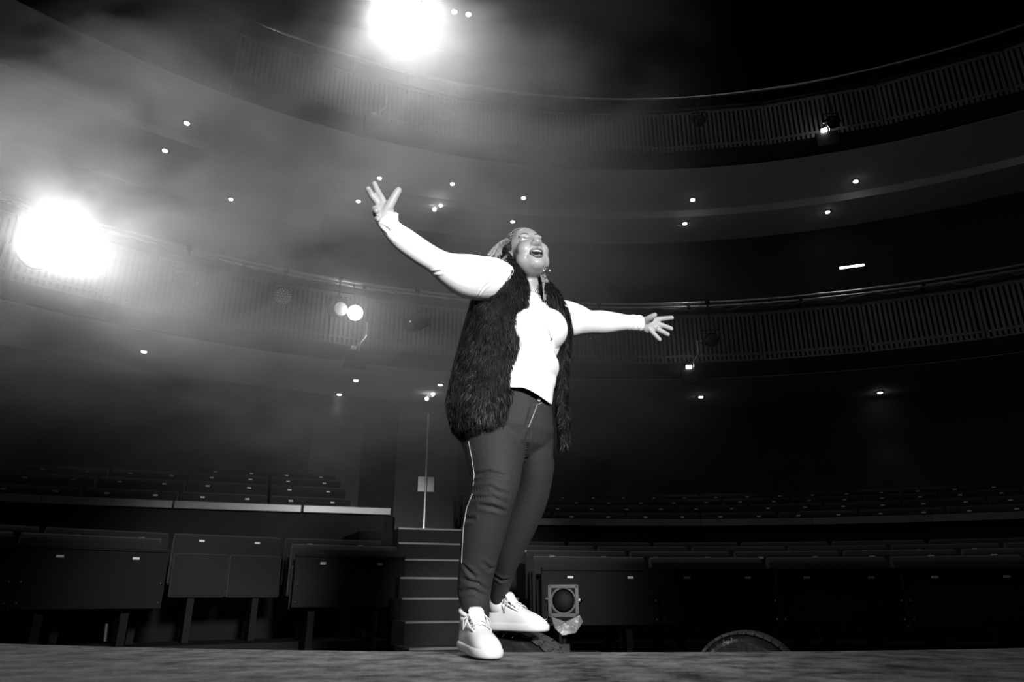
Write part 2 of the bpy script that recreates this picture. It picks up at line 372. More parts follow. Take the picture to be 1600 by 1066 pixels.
# ledges (timber topped barriers behind the front stalls)
def barrier(pts, top, label):
    t = empty('stalls_barrier', (pts[0][0], pts[0][1], 0)); tag(t, label, 'barrier'); L = MB(); Pn = MB()
    for (x0, y0), (x1, y1) in zip(pts, pts[1:]):
        d = Vector((x1 - x0, y1 - y0, 0)); c = (x0 + x1) / 2 - pts[0][0], (y0 + y1) / 2 - pts[0][1]; rz = math.atan2(d.y, d.x)
        MB().box((c[0], c[1], top - 0.045), (d.length - 0.02, 0.26, 0.09), rz).build('ledge', M['ledge'], t, bevel=0.008)
        MB().box((c[0], c[1], (top - 0.09 - 0.45) / 2 + 0.0), (d.length, 0.08, top - 0.09 + 0.45), rz).build('barrier_panel', M['panel'], t)
    MB().box((0, 0.0, (top - 0.55) / 2), (0.10, 0.16, top + 0.35)).build('end_post', M['panel'], t)
barrier([(-1.57, 9.3), (-2.62, 8.98), (-4.02, 8.55), (-5.3, 8.1), (-6.4, 7.55)], 1.27, 'black stalls barrier with a polished timber ledge, left of the aisle stairs')
barrier([tuple(pol(10.3, a)[:2]) for a in (-13.2, -5, 3, 11, 19, 27, 35)], 1.18, 'black stalls barrier with a polished timber ledge, right of the aisle stairs')

# ---------------------------------------------------------------- lights of the hall
def downlight(loc, label, group, r=0.045, power=0.0):
    t = empty('downlight', loc); tag(t, label, 'ceiling light', group)
    MB().lathe((0, 0, 0.02), (0, 0, -1), [(0, r + 0.018), (0.028, r + 0.018), (0.028, r), (0.022, r)], 16).build('trim_ring', M['tag' if False else 'black'], t)
    MB().lathe((0, 0, -0.006), (0, 0, -1), [(0, r * 0.9), (0.012, r * 0.85), (0.02, r * 0.4)], 16).build('bulb', M['bulb'], t)
    if power:
        d = bpy.data.lights.new('downlight_beam', 'SPOT'); d.energy = power; d.spot_size = R(60); d.spot_blend = 0.6; d.shadow_soft_size = 0.04
        o = bpy.data.objects.new('downlight_beam', d); COL.objects.link(o); o.parent = t; o.location = (0, 0, -0.05)
def unp(u, v, z):
    x = (u - 800) / FPX; y = (533 - v) / FPX
    d = (x, math.cos(PITCH) - y * math.sin(PITCH), math.sin(PITCH) + y * math.cos(PITCH)); k = (z - CAMH) / d[2]
    return Vector((d[0] * k, d[1] * k, z))
front1 = [(225, 549), (556, 594), (688, 601), (1095, 620), (1375, 613)]
back1 = [(193, 575), (325, 610), (530, 616), (1077, 642), (1365, 636)]
front2 = [(292, 192), (593, 278), (707, 287), (818, 309), (1082, 312), (1337, 283)]
back2 = [(258, 235), (361, 311), (560, 314), (801, 346), (1070, 349), (1293, 331)]
for nm, lst, z, where in (('front', front1, 3.635, 'under the lower balcony'), ('inner', back1, 3.635, 'under the lower balcony'),
                          ('front', front2, 6.935, 'under the upper balcony'), ('inner', back2, 6.795, 'under the upper balcony')):
    for i, (u, v) in enumerate(lst):
        p = unp(u, v, z)
        if z > 5: p = unp(u, v, 6.795 if math.hypot(p.x - CX, p.y - CY) > 11.95 else 6.935)
        downlight(p, 'small lit round downlight %s, %s from the left in the %s line' % (where, ORD[i], nm), 'downlights ' + where, power=(9 if u < 1200 else 4) if z < 5 else 4)
for i, (u, v) in enumerate([(710, 18), (732, 22), (1389, 42), (1436, 25), (1462, 62)]):
    downlight(unp(u, v, 11.19), 'small lit downlight in the dark main ceiling, %s from the left' % ORD[i], 'downlights in the main ceiling', 0.06)
for p, lab in ((unp(684, 322, 6.80), 'small bright emergency lamp hanging under the upper balcony, near the raised hand'),
               (unp(672, 616, 3.64), 'small bright emergency lamp hanging under the lower balcony, beside the fur vest')):
    t = empty('emergency_light', p); tag(t, lab, 'lamp')
    MB().box((0, 0, -0.03), (0.10, 0.05, 0.06)).build('housing', M['tag'], t, bevel=0.006)
    MB().ball((-0.05, -0.05, -0.10), 0.035).build('bulb', M['bulb'], t); MB().ball((0.06, -0.05, -0.02), 0.03).build('bulb', M['bulb'], t)
    MB().tube([(0.06, -0.04, -0.02), (0, -0.02, -0.06), (-0.05, -0.04, -0.10)], 0.012, 8).build('bracket', M['rail'], t)
t = MB().tube([unp(1312, 419, 5.3), unp(1350, 414, 5.3)], 0.02, 8).build('glow_strip', mat('dim_strip', 1, emit=3, noise=.01)); tag(t, 'short glowing strip at the right of the lower circle, above the balcony rail', 'light')  # emissive tube drawn as a bright streak

def frame_axes(d):
    d = Vector(d).normalized(); s = d.cross(Vector((0, 0, 1))).normalized(); return d, s, s.cross(d)
def par_lamp(loc, aim, hang, label, r=0.11, L=0.28, lens='gel', square=False, dots=False, group=None, name='stage_lamp', cat='stage light', body='black'):
    """a lantern on a yoke; hang = height of the clamp above it (negative when it stands)"""
    lens = 'dlens' if lens == 'gel' and not dots else lens
    loc = Vector(loc); t = empty(name, loc); tag(t, label, cat, group); d, s, u = frame_axes(Vector(aim) - loc)
    mb = MB(); o = Vector()
    mb.lathe(-d * L * 0.6, d, [(0, r * 0.45), (0.03, r * 0.72), (L * 0.35, r * 0.85), (L * 0.5, r), (L * 0.95, r), (L * 0.95, r * 0.9), (L * 0.9, r * 0.88)], 20)
    mb.build('lamp_body', M[body], t, smooth=False)
    lb = MB().lathe(d * (L * 0.30), d, [(0, r * 0.86), (0.012, r * 0.7), (0.022, r * 0.35)], 20).build('lens', M[lens], t, smooth=True)
    if dots:
        q = MB()
        for ring, cnt in ((0, 1), (0.3, 6), (0.6, 12), (0.84, 18)):
            for j in range(cnt): w = 2 * math.pi * j / cnt; q.ball(d * (L * 0.30 + 0.018) + (s * math.cos(w) + u * math.sin(w)) * ring * r, r * 0.09, 8, 5)
        q.build('diode_lens', M['tag'], lb)
    if square:
        R3 = Matrix((s, d, u)).transposed()
        for k in (-1, 1):
            mb = MB(); mb.box(d * L * 0.36 + u * k * r * 1.05, (r * 2.3, 0.015, r * 0.25), rot=R3).box(d * L * 0.36 + s * k * r * 1.05, (r * 0.25, 0.015, r * 2.3), rot=R3); mb.build('gel_frame', M[body], t)
    y = MB(); sg = 1 if hang > 0 else -1
    y.tube([s * r * 1.15, s * r * 1.15 + Vector((0, 0, sg * r * 1.5)), -s * r * 1.15 + Vector((0, 0, sg * r * 1.5)), -s * r * 1.15], 0.012, 8, side=d)
    y.build('yoke', M['black'], t)
    for k in (-1, 1): MB().ball(s * k * r * 1.25, 0.022, 10, 6).build('locking_knob', M['screw'], t)
    MB().tube([Vector((0, 0, sg * r * 1.5)), Vector((0, 0, hang))], 0.016, 8).build('clamp_rod', M['black'], t)
    MB().box((0, 0, hang), (0.07, 0.07, 0.05)).build('clamp', M['black'], t)
    return t
camp = Vector((0, 0, 0.2))
par_lamp(LAMP1, camp + Vector((0, 0, 1.0)), 0.45, 'large blinding round stage lamp in front of the lower balcony at the far left', 0.24, 0.5, 'lens')
par_lamp(LAMP2, camp + Vector((0, 0, 1.0)), 0.8, 'large blinding round stage lamp hanging high above the upper balcony rail', 0.24, 0.5, 'lens')
tag(MB().tube([LAMP1 + Vector((0, 0, 0.45)), pol(11.64, -43.5, 4.88)], 0.025, 8).build('boom_arm', M['black']), 'black boom arm carrying the blinding lamp at the far left', 'bracket')
tag(MB().tube([LAMP2 + Vector((-5, 0, 0.83)), LAMP2 + Vector((6, 0, 0.83))], 0.025, 8).build('overhead_bar', M['black']), 'black overhead bar that carries the high blinding stage lamp', 'pipe')
FX = [((288, 440), 11.45, (-2.5, 2, 1), 0.12, 0.30, 'gel', 0, 0, 'dark moving head lamp in the haze, first from the left on the lower lighting bar'),
      ((442, 463), 11.5, (0, 0, 0.2), 0.13, 0.22, 'gel', 0, 1, 'round lamp with a dotted diode face on the lower lighting bar'),
      ((528, 484), 11.4, (3.0, 3, 2.4), 0.13, 0.36, 'glow', 0, 0, 'lit lantern with one glowing lens on the lower lighting bar'),
      ((650, 506), 11.4, (-5.0, 7, 2), 0.12, 0.42, 'gel', 0, 0, 'dark cylindrical lantern pointing left, beside the fur vest on the lower bar'),
      ((938, 528), 11.4, (-1, 3, 1), 0.13, 0.36, 'gel', 0, 0, 'dark lantern just below the outstretched sleeve on the lower bar'),
      ((1111, 532), 11.45, (1.5, 0, 1.2), 0.12, 0.30, 'gel', 0, 0, 'black lantern with shiny bracket right of the outstretched hand')]
def on_ring(u, v, r):
    lo, hi = 2.0, 14.0
    for _ in range(40):
        m = (lo + hi) / 2; p = P(u, v, m)
        if math.hypot(p.x - CX, p.y - CY) < r: lo = m
        else: hi = m
    return P(u, v, lo)
for (u, v), r, aim, rr, L, ln, sq, dt, lab in FX:
    p = on_ring(u, v, r); par_lamp(p, aim, 4.84 - p.z if 4.84 - p.z > rr * 1.6 else rr * 1.7, lab, rr, L, ln, sq, dt)
p = on_ring(555, 489, 11.3)
t = MB().ball(p, 0.115, 18, 12).build('globe_lamp', mat('globe_glow', 1, emit=30, noise=.01), smooth=True); tag(t, 'small glowing white globe lamp on the lower balcony front', 'lamp')
tag(MB().tube([p + Vector((0, 0, 0.1)), pol(11.64, math.degrees(math.atan2(p.x - CX, p.y - CY)), 4.86)], 0.012, 8).build('stem', M['black'], t), None)
FX2 = [((493, 97), 10.3, (-1, 2, 2), 0.12, 0.34, 'dark profile lantern on the upper balcony front, leftmost there'), ((700, 178), 10.3, (1, 3, 2), 0.12, 0.3, 'hazy lantern on the upper balcony front below the bright lamp'),
       ((968, 186), 10.35, (0, 1, 1), 0.10, 0.25, 'small dark lantern at the middle of the upper balcony front'), ((1092, 188), 10.35, (2, 2, 1), 0.10, 0.26, 'small dark lantern on the upper balcony beside its right slotted panels'),
       ((1300, 190), 10.35, (4, 2, 1), 0.10, 0.26, 'small dark lantern on the upper balcony front, rightmost there')]
for (u, v), r, aim, rr, L, lab in FX2:
    p = on_ring(u, v, r); par_lamp(p, aim, 8.0 - p.z if 8.0 - p.z > rr * 1.6 else rr * 1.7, lab, rr, L, 'gel')
for u, v, r, lab in ((588, 184, 10.45, 'dark junction box with bright conduit under the upper balcony front, below the lamp'), (556, 549, 11.6, 'dark junction box at the foot of the lower balcony front, below the globe lamp'),
                  (1080, 577, 11.6, 'dark junction box with a lit indicator below the lower balcony, right of the hand'), (1292, 207, 10.45, 'dark junction box with a lit indicator at the right of the upper balcony')):
    p = on_ring(u, v, r); a = math.atan2(p.x - CX, p.y - CY); t = empty('junction_box', p, -a); tag(t, lab, 'box')
    MB().box((0, 0.05, -0.12), (0.34, 0.12, 0.26)).build('housing', M['black'], t, bevel=0.01)
    MB().tube([(0.05, 0.0, 0.0), (0.05, -0.01, 0.12), (0.14, -0.01, 0.25), (0.14, 0, 0.50)], 0.014, 8).build('conduit', M['rail'], t, smooth=True)
    MB().box((-0.04, -0.03, 0.03), (0.09, 0.05, 0.05)).build('indicator', M['bulb'] if u > 1000 else M['rail'], t, bevel=0.01)
# lantern standing on the pit floor before the front row, its gel hanging down
fl = par_lamp(P(880, 939, 5.2), (0.1, 0.6, 0.25), -0.30, 'black lantern in a square frame standing before the front row seats', 0.088, 0.22, 'panel', True, body='grey')
g = MB(); gx = [(-0.09, -0.10), (0.0, -0.13), (0.10, -0.09), (0.12, -0.13), (0.07, -0.20), (-0.02, -0.215), (-0.07, -0.17)]
g.add([(x, -0.13 - 0.01 * (i % 2), z) for i, (x, z) in enumerate(gx)] + [(x, -0.12, z) for x, z in gx], [tuple(range(7)), tuple(range(7, 14))[::-1]] + [(i, (i + 1) % 7, 7 + (i + 1) % 7, 7 + i) for i in range(7)])
g.build('crumpled_gel', M['gel'], fl)
tag(MB().box((0, 0, 0), (0.5, 0.3, 0.28)).build('road_case', M['black'], bevel=0.012, loc=None), 'black road case under the standing lantern before the front row', 'case').location = (P(880, 939, 5.2).x, 5.2, P(880, 939, 5.2).z - 0.325 - 0.14)
tag(MB().tube([P(164, 1003, 5.2), P(167, 975, 5.2)], 0.012, 8).build('metal_post', M['grey']), 'short thin metal post in the dark, left beyond the stage edge', 'post')

# tyres standing against the stage edge
def tyre(loc, Rr, w, label):
    t = empty('tyre', loc); tag(t, label, 'tyre', 'tyres against the stage front'); n = 56; prof = []
    for k in range(15):
        q = -1 + 2 * k / 14; prof.append((q * w / 2, Rr - 0.035 * abs(q) ** 3.5))
    prof = [(-w / 2 * 0.8, Rr - 0.15), (-w / 2 * 1.08, Rr - 0.09)] + prof + [(w / 2 * 1.08, Rr - 0.09), (w / 2 * 0.8, Rr - 0.15)]
    mb = MB(); m_ = len(prof)
    for i in range(n):
        a = 2 * math.pi * i / n
        for x, r in prof: mb.v.append((r * math.cos(a), x, r * math.sin(a)))
    for i in range(n):
        for k in range(m_): k2 = (k + 1) % m_; i2 = (i + 1) % n; mb.f.append((i * m_ + k, i * m_ + k2, i2 * m_ + k2, i2 * m_ + k))
    mb.build('carcass', M['rubber'], t)
    tr = MB()
    MB().lathe((0, -0.05, 0), (0, 1, 0), [(0, Rr - 0.16), (0.1, Rr - 0.16)], 30).build('hole_blackout', M['black'], t)  # black disc added for the darkness inside the tyre
    for i in range(40):
        a = 2 * math.pi * i / 40
        for j, q in enumerate((-0.62, -0.21, 0.21, 0.62)):
            a2 = a + (0.03 if j % 2 else 0); rr = Rr + 0.003; c = Vector((rr * math.cos(a2), q * w / 2, rr * math.sin(a2)))
            tr.box(c, (0.012, w * 0.19, 2 * math.pi * Rr / 40 * 0.84), rot=Matrix.Rotation(-a2, 3, 'Y') @ Matrix.Rotation(R(10 if j % 2 else -10), 3, 'X'))
    tr.build('tread', mat('tread_rubber', 0.07, 0.3, noise=0.5, scale=40, bump=0.2), t)
    return t
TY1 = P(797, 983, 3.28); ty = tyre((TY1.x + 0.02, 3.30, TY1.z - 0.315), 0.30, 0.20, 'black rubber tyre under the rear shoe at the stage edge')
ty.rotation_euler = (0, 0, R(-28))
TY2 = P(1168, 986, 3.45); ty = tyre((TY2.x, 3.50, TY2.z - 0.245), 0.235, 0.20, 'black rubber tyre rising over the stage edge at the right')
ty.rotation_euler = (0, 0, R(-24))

# ---------------------------------------------------------------- the singer
from mathutils.bvhtree import BVHTree
M.update(skin=mat('skin', 0.27, 0.45, noise=0.10, scale=25, bump=0.03), palm=mat('skin_palm', 0.36, 0.5, noise=0.08, scale=25),
         blouse=mat('white_jersey', 0.86, 0.85, noise=0.02, scale=12), denim=mat('dark_denim', 0.015, 0.8, noise=0.22, scale=220, bump=0.15, stretch=(1, 1, 0.5)),
         thread=mat('seam_thread', 0.55, 0.7, noise=0.1), fur=mat('black_fur', 0.010, 0.5, noise=0.5, scale=18, spec=0.25), furbase=mat('fur_hide', 0.010, 0.9, noise=0.2, spec=0.2),
         leather=mat('white_leather', 0.80, 0.5, noise=0.03, scale=14, bump=0.04), sole=mat('white_sole', 0.72, 0.6, noise=0.04), lace=mat('shoe_lace', 0.62, 0.8, noise=0.05),
         hair=mat('dark_hair', 0.05, 0.5, noise=0.5, scale=120, bump=0.5), lock=mat('braided_hair', 0.19, 0.55, noise=0.5, scale=90, bump=0.6),
         lip=mat('lips', 0.10, 0.35, noise=0.1, scale=40), teeth=mat('teeth', 0.85, 0.25, noise=0.02), mouth=mat('mouth_inside', 0.015, 0.5, noise=0.1),
         eye=mat('eye_white', 0.7, 0.15, noise=0.02), iris=mat('iris', 0.01, 0.1, noise=0.1), brow=mat('eyebrow', 0.03, 0.8, noise=0.3, scale=80), silver=mat('silver', 0.8, 0.15, metal=1, noise=0.05),
         sock=mat('black_sock', 0.01, 0.9, noise=0.2))
def px(u, v, Y):
    x = (u - 800) / FPX; y = (533 - v) / FPX
    return Y / (math.cos(PITCH) - y * math.sin(PITCH)) / FPX     # metres per pixel there
EYE = Vector((0, 0, CAMH))
def limb(mb, rows, n=24, dome=True):
    """rows: (u, v, Y, half width in photo pixels, half depth in metres); an elliptical loft through them with domed ends"""
    pts = [P(u, v, Y) for u, v, Y, w, d in rows]; ws = [w * px(u, v, Y) for u, v, Y, w, d in rows]; ds = [d for *_, d in rows]
    def ext(i, j, sgn):
        t = (pts[i] - pts[j]).normalized(); r = min(ws[i], ds[i]) * 0.9
        return [(pts[i] + t * r * math.sin(q), ws[i] * math.cos(q), ds[i] * math.cos(q)) for q in (0.45, 0.9, 1.3)]
    C = [(p, w, d) for p, w, d in zip(pts, ws, ds)]
    # catmull-rom refine
    F = []
    for i in range(len(C) - 1):
        c0, c1, c2, c3 = C[max(i - 1, 0)], C[i], C[i + 1], C[min(i + 2, len(C) - 1)]
        for k in range(4):
            q = k / 4; f = lambda a, b, c, d: 0.5 * ((2 * b) + (c - a) * q + (2 * a - 5 * b + 4 * c - d) * q * q + (3 * b - a - 3 * c + d) * q ** 3)
            F.append((f(c0[0], c1[0], c2[0], c3[0]), f(c0[1], c1[1], c2[1], c3[1]), f(c0[2], c1[2], c2[2], c3[2])))
    F.append(C[-1])
    if dome: F = (ext(0, 1, 1)[::-1] if dome is True else []) + F + ext(-1, -2, 1)
    o = len(mb.v); k = len(F)
    for i, (p, w, d) in enumerate(F):
        t = (F[min(i + 1, k - 1)][0] - F[max(i - 1, 0)][0]).normalized(); vw = (p - EYE).normalized()
        b = vw - t * vw.dot(t)
        if b.length < 0.25: b = Vector((1, 0, 0)) - t * t.x
        b.normalize(); a = t.cross(b)
        for j in range(n):
            g = 2 * math.pi * j / n; mb.v.append(tuple(p + a * (math.cos(g) * w) + b * (math.sin(g) * d)))
    for i in range(k - 1):
        for j in range(n):
            j2 = (j + 1) % n; mb.f.append((o + i * n + j, o + i * n + j2, o + (i + 1) * n + j2, o + (i + 1) * n + j))
    mb.f.append(tuple(o + j for j in range(n))[::-1]); mb.f.append(tuple(o + (k - 1) * n + j for j in range(n)))
    return mb
def spans(rows):
    """(v, left u, right u, Y, half depth) -> limb rows"""
    return [((l + r) / 2, v, Y, (r - l) / 2, d) for v, l, r, Y, d in rows]
def fuse(mb, name, m, parent, voxel, smooth=4, disp=None):
    """one continuous skin over all the shapes"""
    o = mb.build(name, m); r = o.modifiers.new('r', 'REMESH'); r.mode = 'VOXEL'; r.voxel_size = voxel
    if smooth: s_ = o.modifiers.new('s', 'SMOOTH'); s_.factor = 0.5; s_.iterations = smooth
    dg = bpy.context.evaluated_depsgraph_get(); me = bpy.data.meshes.new_from_object(o.evaluated_get(dg)); old = o.data
    o.modifiers.clear(); o.data = me; bpy.data.meshes.remove(old); me.name = name
    if not len(me.materials): me.materials.append(m)
    me.materials[0] = m
    if disp:
        N = len(me.vertices); co = np.empty(N * 3); me.vertices.foreach_get('co', co); co = co.reshape(-1, 3)
        no = np.empty(N * 3); me.vertices.foreach_get('normal', no); no = no.reshape(-1, 3)
        co = disp(co, no, o); me.vertices.foreach_set('co', co.ravel()); me.update()
    me.polygons.foreach_set('use_smooth', [True] * len(me.polygons)); o.parent = parent; return o
def bvh(o): 
    me = o.data; return BVHTree.FromPolygons([v.co.copy() for v in me.vertices], [tuple(p.vertices) for p in me.polygons])
def onto(tree, u, v, lift=0.001):
    d = (P(u, v, 3) - EYE).normalized(); h = tree.ray_cast(EYE, d)
    return None if h[0] is None else h[0] - d * lift
def creases(lines, depth, width):
    def f(co, no, o):
        tr = bvh(o); out = co.copy()
        for ln in lines:
            pts = []
            for (u0, v0), (u1, v1) in zip(ln, ln[1:]):
                for k in range(8):
                    h = onto(tr, u0 + (u1 - u0) * k / 8, v0 + (v1 - v0) * k / 8, 0)
                    if h is not None: pts.append(h[:])
            if not pts: continue
            pts = np.array(pts); lo = pts.min(0) - 0.04; hi = pts.max(0) + 0.04
            idx = np.where(((co > lo) & (co < hi)).all(1))[0]
            dd = np.sqrt(((co[idx][:, None, :] - pts[None]) ** 2).sum(2)); j = dd.argmin(1); dm = dd.min(1)
            fade = np.sin(np.pi * (j + 0.6) / (len(pts) + 0.2)) ** 0.5
            prof = -np.exp(-(dm / width) ** 2) + 0.55 * np.exp(-((dm - 2.1 * width) / (width * 1.1)) ** 2)
            out[idx] += no[idx] * (prof * fade * depth)[:, None]
        return out
    return f

person = empty('person', (0, 2.75, 0)); tag(person, 'woman in black fur vest and white shoes singing upward with arms flung wide', 'person')
person.location = (0, 0, 0)
# --- head frame
HC = P(823, 395, 2.70); yaw, pit, rol = R(20), R(14), R(-7)
fw = Vector((math.sin(yaw) * math.cos(pit), -math.cos(yaw) * math.cos(pit), math.sin(pit)))
sd = Vector((math.cos(yaw), math.sin(yaw), 0)); up = sd.cross(fw) * -1 if sd.cross(fw).z < 0 else sd.cross(fw)
q = Matrix.Rotation(-rol, 3, fw); sd = q @ sd; up = q @ up
HM = Matrix((sd, -fw, up)).transposed()           # local x = screen right, y = away from the face, z = crown
HS = 1.08
def H(x, y, z): return HC + HM @ Vector((x * HS, -y * HS, z * HS))     # y given as forward
# --- body (skin): head, neck, trunk, arms, hands, legs in one surface
B = MB()
def hb(c, sc, rr=1.0): B.ball(H(*c), HS, 24, 16, sc=sc, rot=HM)
hb((0, -0.018, 0.030), (0.073, 0.092, 0.083)); hb((0, 0.018, -0.030), (0.065, 0.070, 0.078)); hb((0, 0.030, -0.074), (0.052, 0.052, 0.042))
hb((0, 0.046, -0.098), (0.036, 0.032, 0.022)); hb((0, 0.015, -0.096), (0.050, 0.050, 0.026))
for s in (-1, 1):
    hb((s * 0.034, 0.050, -0.030), (0.032, 0.032, 0.034)); hb((s * 0.036, 0.022, -0.066), (0.034, 0.044, 0.040))
    hb((s * 0.026, 0.062, 0.030), (0.026, 0.012, 0.010)); hb((s * 0.067, -0.016, -0.012), (0.008, 0.014, 0.022)); hb((s * 0.0145, 0.090, -0.030), (0.0095, 0.011, 0.0085))
B.tube([H(0, 0.070, 0.022), H(0, 0.075, 0.004), H(0, 0.086, -0.014), H(0, 0.094, -0.026)], [0.009, 0.010, 0.013, 0.0145], 14)
B.ball(H(0, 0.097, -0.026), 0.0165, 14, 10)
limb(B, [(822, 420, 2.74, 19, 0.062), (825, 440, 2.74, 17.5, 0.06), (830, 458, 2.74, 19, 0.06), (830, 474, 2.75, 32, 0.07)])
limb(B, spans([(470, 790, 862, 2.75, 0.07), (500, 765, 872, 2.75, 0.10), (560, 765, 858, 2.75, 0.10), (620, 755, 852, 2.76, 0.11), (660, 742, 852, 2.77, 0.12)]))
RY = 2.33
limb(B, [(780, 445, 2.62, 20, 0.045), (738, 432, 2.49, 18, 0.04), (700, 420, 2.40, 14, 0.034), (682, 409, 2.372, 12, 0.028), (650, 389.5, 2.348, 11, 0.026), (612, 357, 2.335, 9, 0.024), (603, 345, 2.33, 10.5, 0.019), (599.5, 334, 2.33, 17.0, 0.0175), (597, 325, 2.33, 16.5, 0.016), (593.5, 319, 2.33, 10, 0.013)], 20)
def finger(pts, r0, r1):
    k = len(pts); limb(B, [(u, v, Y, (r0 + (r1 - r0) * i / (k - 1)) / px(u, v, Y), (r0 + (r1 - r0) * i / (k - 1)) * 0.95) for i, (u, v, Y) in enumerate(pts)], 12)
finger([(600, 322, RY), (597.5, 313, RY - .004), (591.5, 302, RY - .006), (587.2, 293, RY - .010), (584.8, 287.0, RY - .014)], 0.0143, 0.0116)
finger([(593, 322, RY), (588.5, 315, RY - .005), (582, 307, RY - .012), (577.6, 300, RY - .022), (575.3, 295.5, RY - .032)], 0.0143, 0.0116)
finger([(591, 327, RY - .002), (586, 326.5, RY - .020), (584.8, 328.5, RY - .045), (588, 330.0, RY - .062)], 0.0138, 0.0116)
finger([(593, 337, RY - .002), (589, 339, RY - .016), (588.5, 341.5, RY - .034), (591, 343.0, RY - .046)], 0.0124, 0.0108)
finger([(603, 331, RY - .002), (609, 321, RY - .010), (615.5, 309.5, RY - .014), (620.3, 301, RY - .016), (623, 297.0, RY - .016)], 0.0197, 0.0129)
LY = 3.15
limb(B, [(880, 498, 2.80, 20, 0.05), (905, 502, 2.88, 14, 0.04), (925, 504, 2.94, 12, 0.035), (965, 504.3, 3.055, 8.5, 0.024), (995, 505, 3.13, 7.5, 0.020), (1006, 506, LY, 11.5, 0.020), (1014, 507.5, LY, 14.2, 0.018), (1021, 508, LY, 14.4, 0.0165), (1026, 508, LY, 11.5, 0.014)], 20)
finger([(1020, 501, LY), (1029, 499, LY - .002), (1038, 498, LY - .004), (1045, 497.2, LY - .008), (1050, 496.8, LY - .012)], 0.0139, 0.0110)
finger([(1021, 505, LY), (1030, 507, LY - .002), (1038, 509.8, LY - .006), (1044.5, 512.2, LY - .01), (1049, 514, LY - .014)], 0.0139, 0.0110)
finger([(1020, 510, LY), (1027.5, 514.5, LY - .004), (1035, 518.5, LY - .008), (1040, 521.2, LY - .012), (1043.5, 523, LY - .016)], 0.0137, 0.0107)
finger([(1014, 513, LY), (1020, 520, LY - .002), (1025.5, 525.5, LY - .004), (1029, 529, LY - .008), (1031, 531, LY - .01)], 0.0123, 0.0099)
finger([(1008, 504, LY - .006), (1012.5, 499.5, LY - .028), (1017.5, 496, LY - .048), (1021.5, 493.6, LY - .058), (1023.6, 492.2, LY - .062)], 0.0181, 0.0114)
for rows in ([(775, 660, 2.74, 35, .09), (768, 755, 2.67, 27, .07), (752, 850, 2.73, 20, .05), (744, 935, 2.80, 12, .04), (744, 965, 2.80, 12, .04)],
             [(832, 660, 2.80, 25, .08), (833, 755, 2.90, 22, .06), (803, 850, 3.0, 11, .03), (781, 925, 3.18, 7, .022), (783, 955, 3.22, 7, .022)]): limb(B, rows, 20)
FT = []
def face(co, no, o):
    me = o.data; E_ = np.empty(len(me.edges) * 2, dtype=np.int32); me.edges.foreach_get('vertices', E_); E_ = E_.reshape(-1, 2)
    inv = np.array(HM.transposed()); loc = (co - np.array(HC)) @ inv.T / HS
    w = np.clip((0.17 - np.linalg.norm(loc, axis=1)) / 0.03, 0, 1)
    nose = np.exp(-((loc[:, 0] / 0.024) ** 2 + ((loc[:, 2] + 0.022) / 0.022) ** 2) ** 2); w = w * (1 - 0.85 * nose)
    m = w > 0; keep = E_[m[E_[:, 0]] & m[E_[:, 1]]]; deg = np.bincount(keep.ravel(), minlength=len(co)).astype(float); deg[deg == 0] = 1
    for _ in range(22):
        acc = np.zeros_like(co)
        for c_ in range(3): acc[:, c_] = np.bincount(keep[:, 0], co[keep[:, 1], c_], len(co)) + np.bincount(keep[:, 1], co[keep[:, 0], c_], len(co))
        av = acc / deg[:, None]; co = np.where(m[:, None], co + (av - co) * (w * 0.6)[:, None], co)
    me.vertices.foreach_set('co', co.ravel()); me.update(); FT.append(bvh(o))
    loc = (co - np.array(HC)) @ inv.T / HS; x, y, z = loc[:, 0], -loc[:, 1], loc[:, 2]; d = np.zeros(len(co)); front = y > 0.03
    e = (x / 0.025) ** 2 + ((z + 0.066 - 6.0 * x * x) / 0.0165) ** 2
    d -= np.where(front, 0.030 * np.exp(-e ** 2.4 * 0.9), 0)                       # open mouth
    for s in (-1, 1):
        e = ((x - s * 0.030) / 0.016) ** 2 + ((z - 0.012) / 0.0095) ** 2; d -= np.where(front, 0.0065 * np.exp(-e), 0)
        fx = s * (0.025 + 0.38 * np.clip(-0.030 - z, 0, 0.05)); e = ((x - fx) / 0.0035) ** 2; d -= np.where(front & (z < -0.028) & (z > -0.080), 0.0016 * np.exp(-e), 0)
        e = ((x - s * 0.008) / 0.0045) ** 2 + ((z + 0.038) / 0.005) ** 2; d -= np.where(y > 0.08, 0.005 * np.exp(-e), 0)   # nostrils
    return co + (np.array(fw) * HS)[None] * d[:, None]
def HSf(x, z, lift=0.0):
    """a spot on the face, lift metres in front of the skin"""
    h = FT[0].ray_cast(H(x, 0.25, z), -fw); return (h[0] if h[0] is not None else H(x, 0.07, z)) + fw * lift
body = fuse(B, 'body', M['skin'], person, 0.003, 4, face)
# palms are paler skin
body.data.materials.append(M['palm']); bt = body.data
N = len(bt.polygons); cc = np.empty(N * 3); bt.polygons.foreach_get('center', cc); cc = cc.reshape(-1, 3); nn = np.empty(N * 3); bt.polygons.foreach_get('normal', nn); nn = nn.reshape(-1, 3)
palmc = [np.array(P(598, 320, RY)), np.array(P(1025, 508, LY))]
idx = np.zeros(N, dtype=int)
for pc in palmc: idx[(np.linalg.norm(cc - pc, axis=1) < 0.125) & ((nn * (np.array(EYE) - cc)).sum(1) > 0)] = 1
bt.polygons.foreach_set('material_index', idx.astype(np.int32))
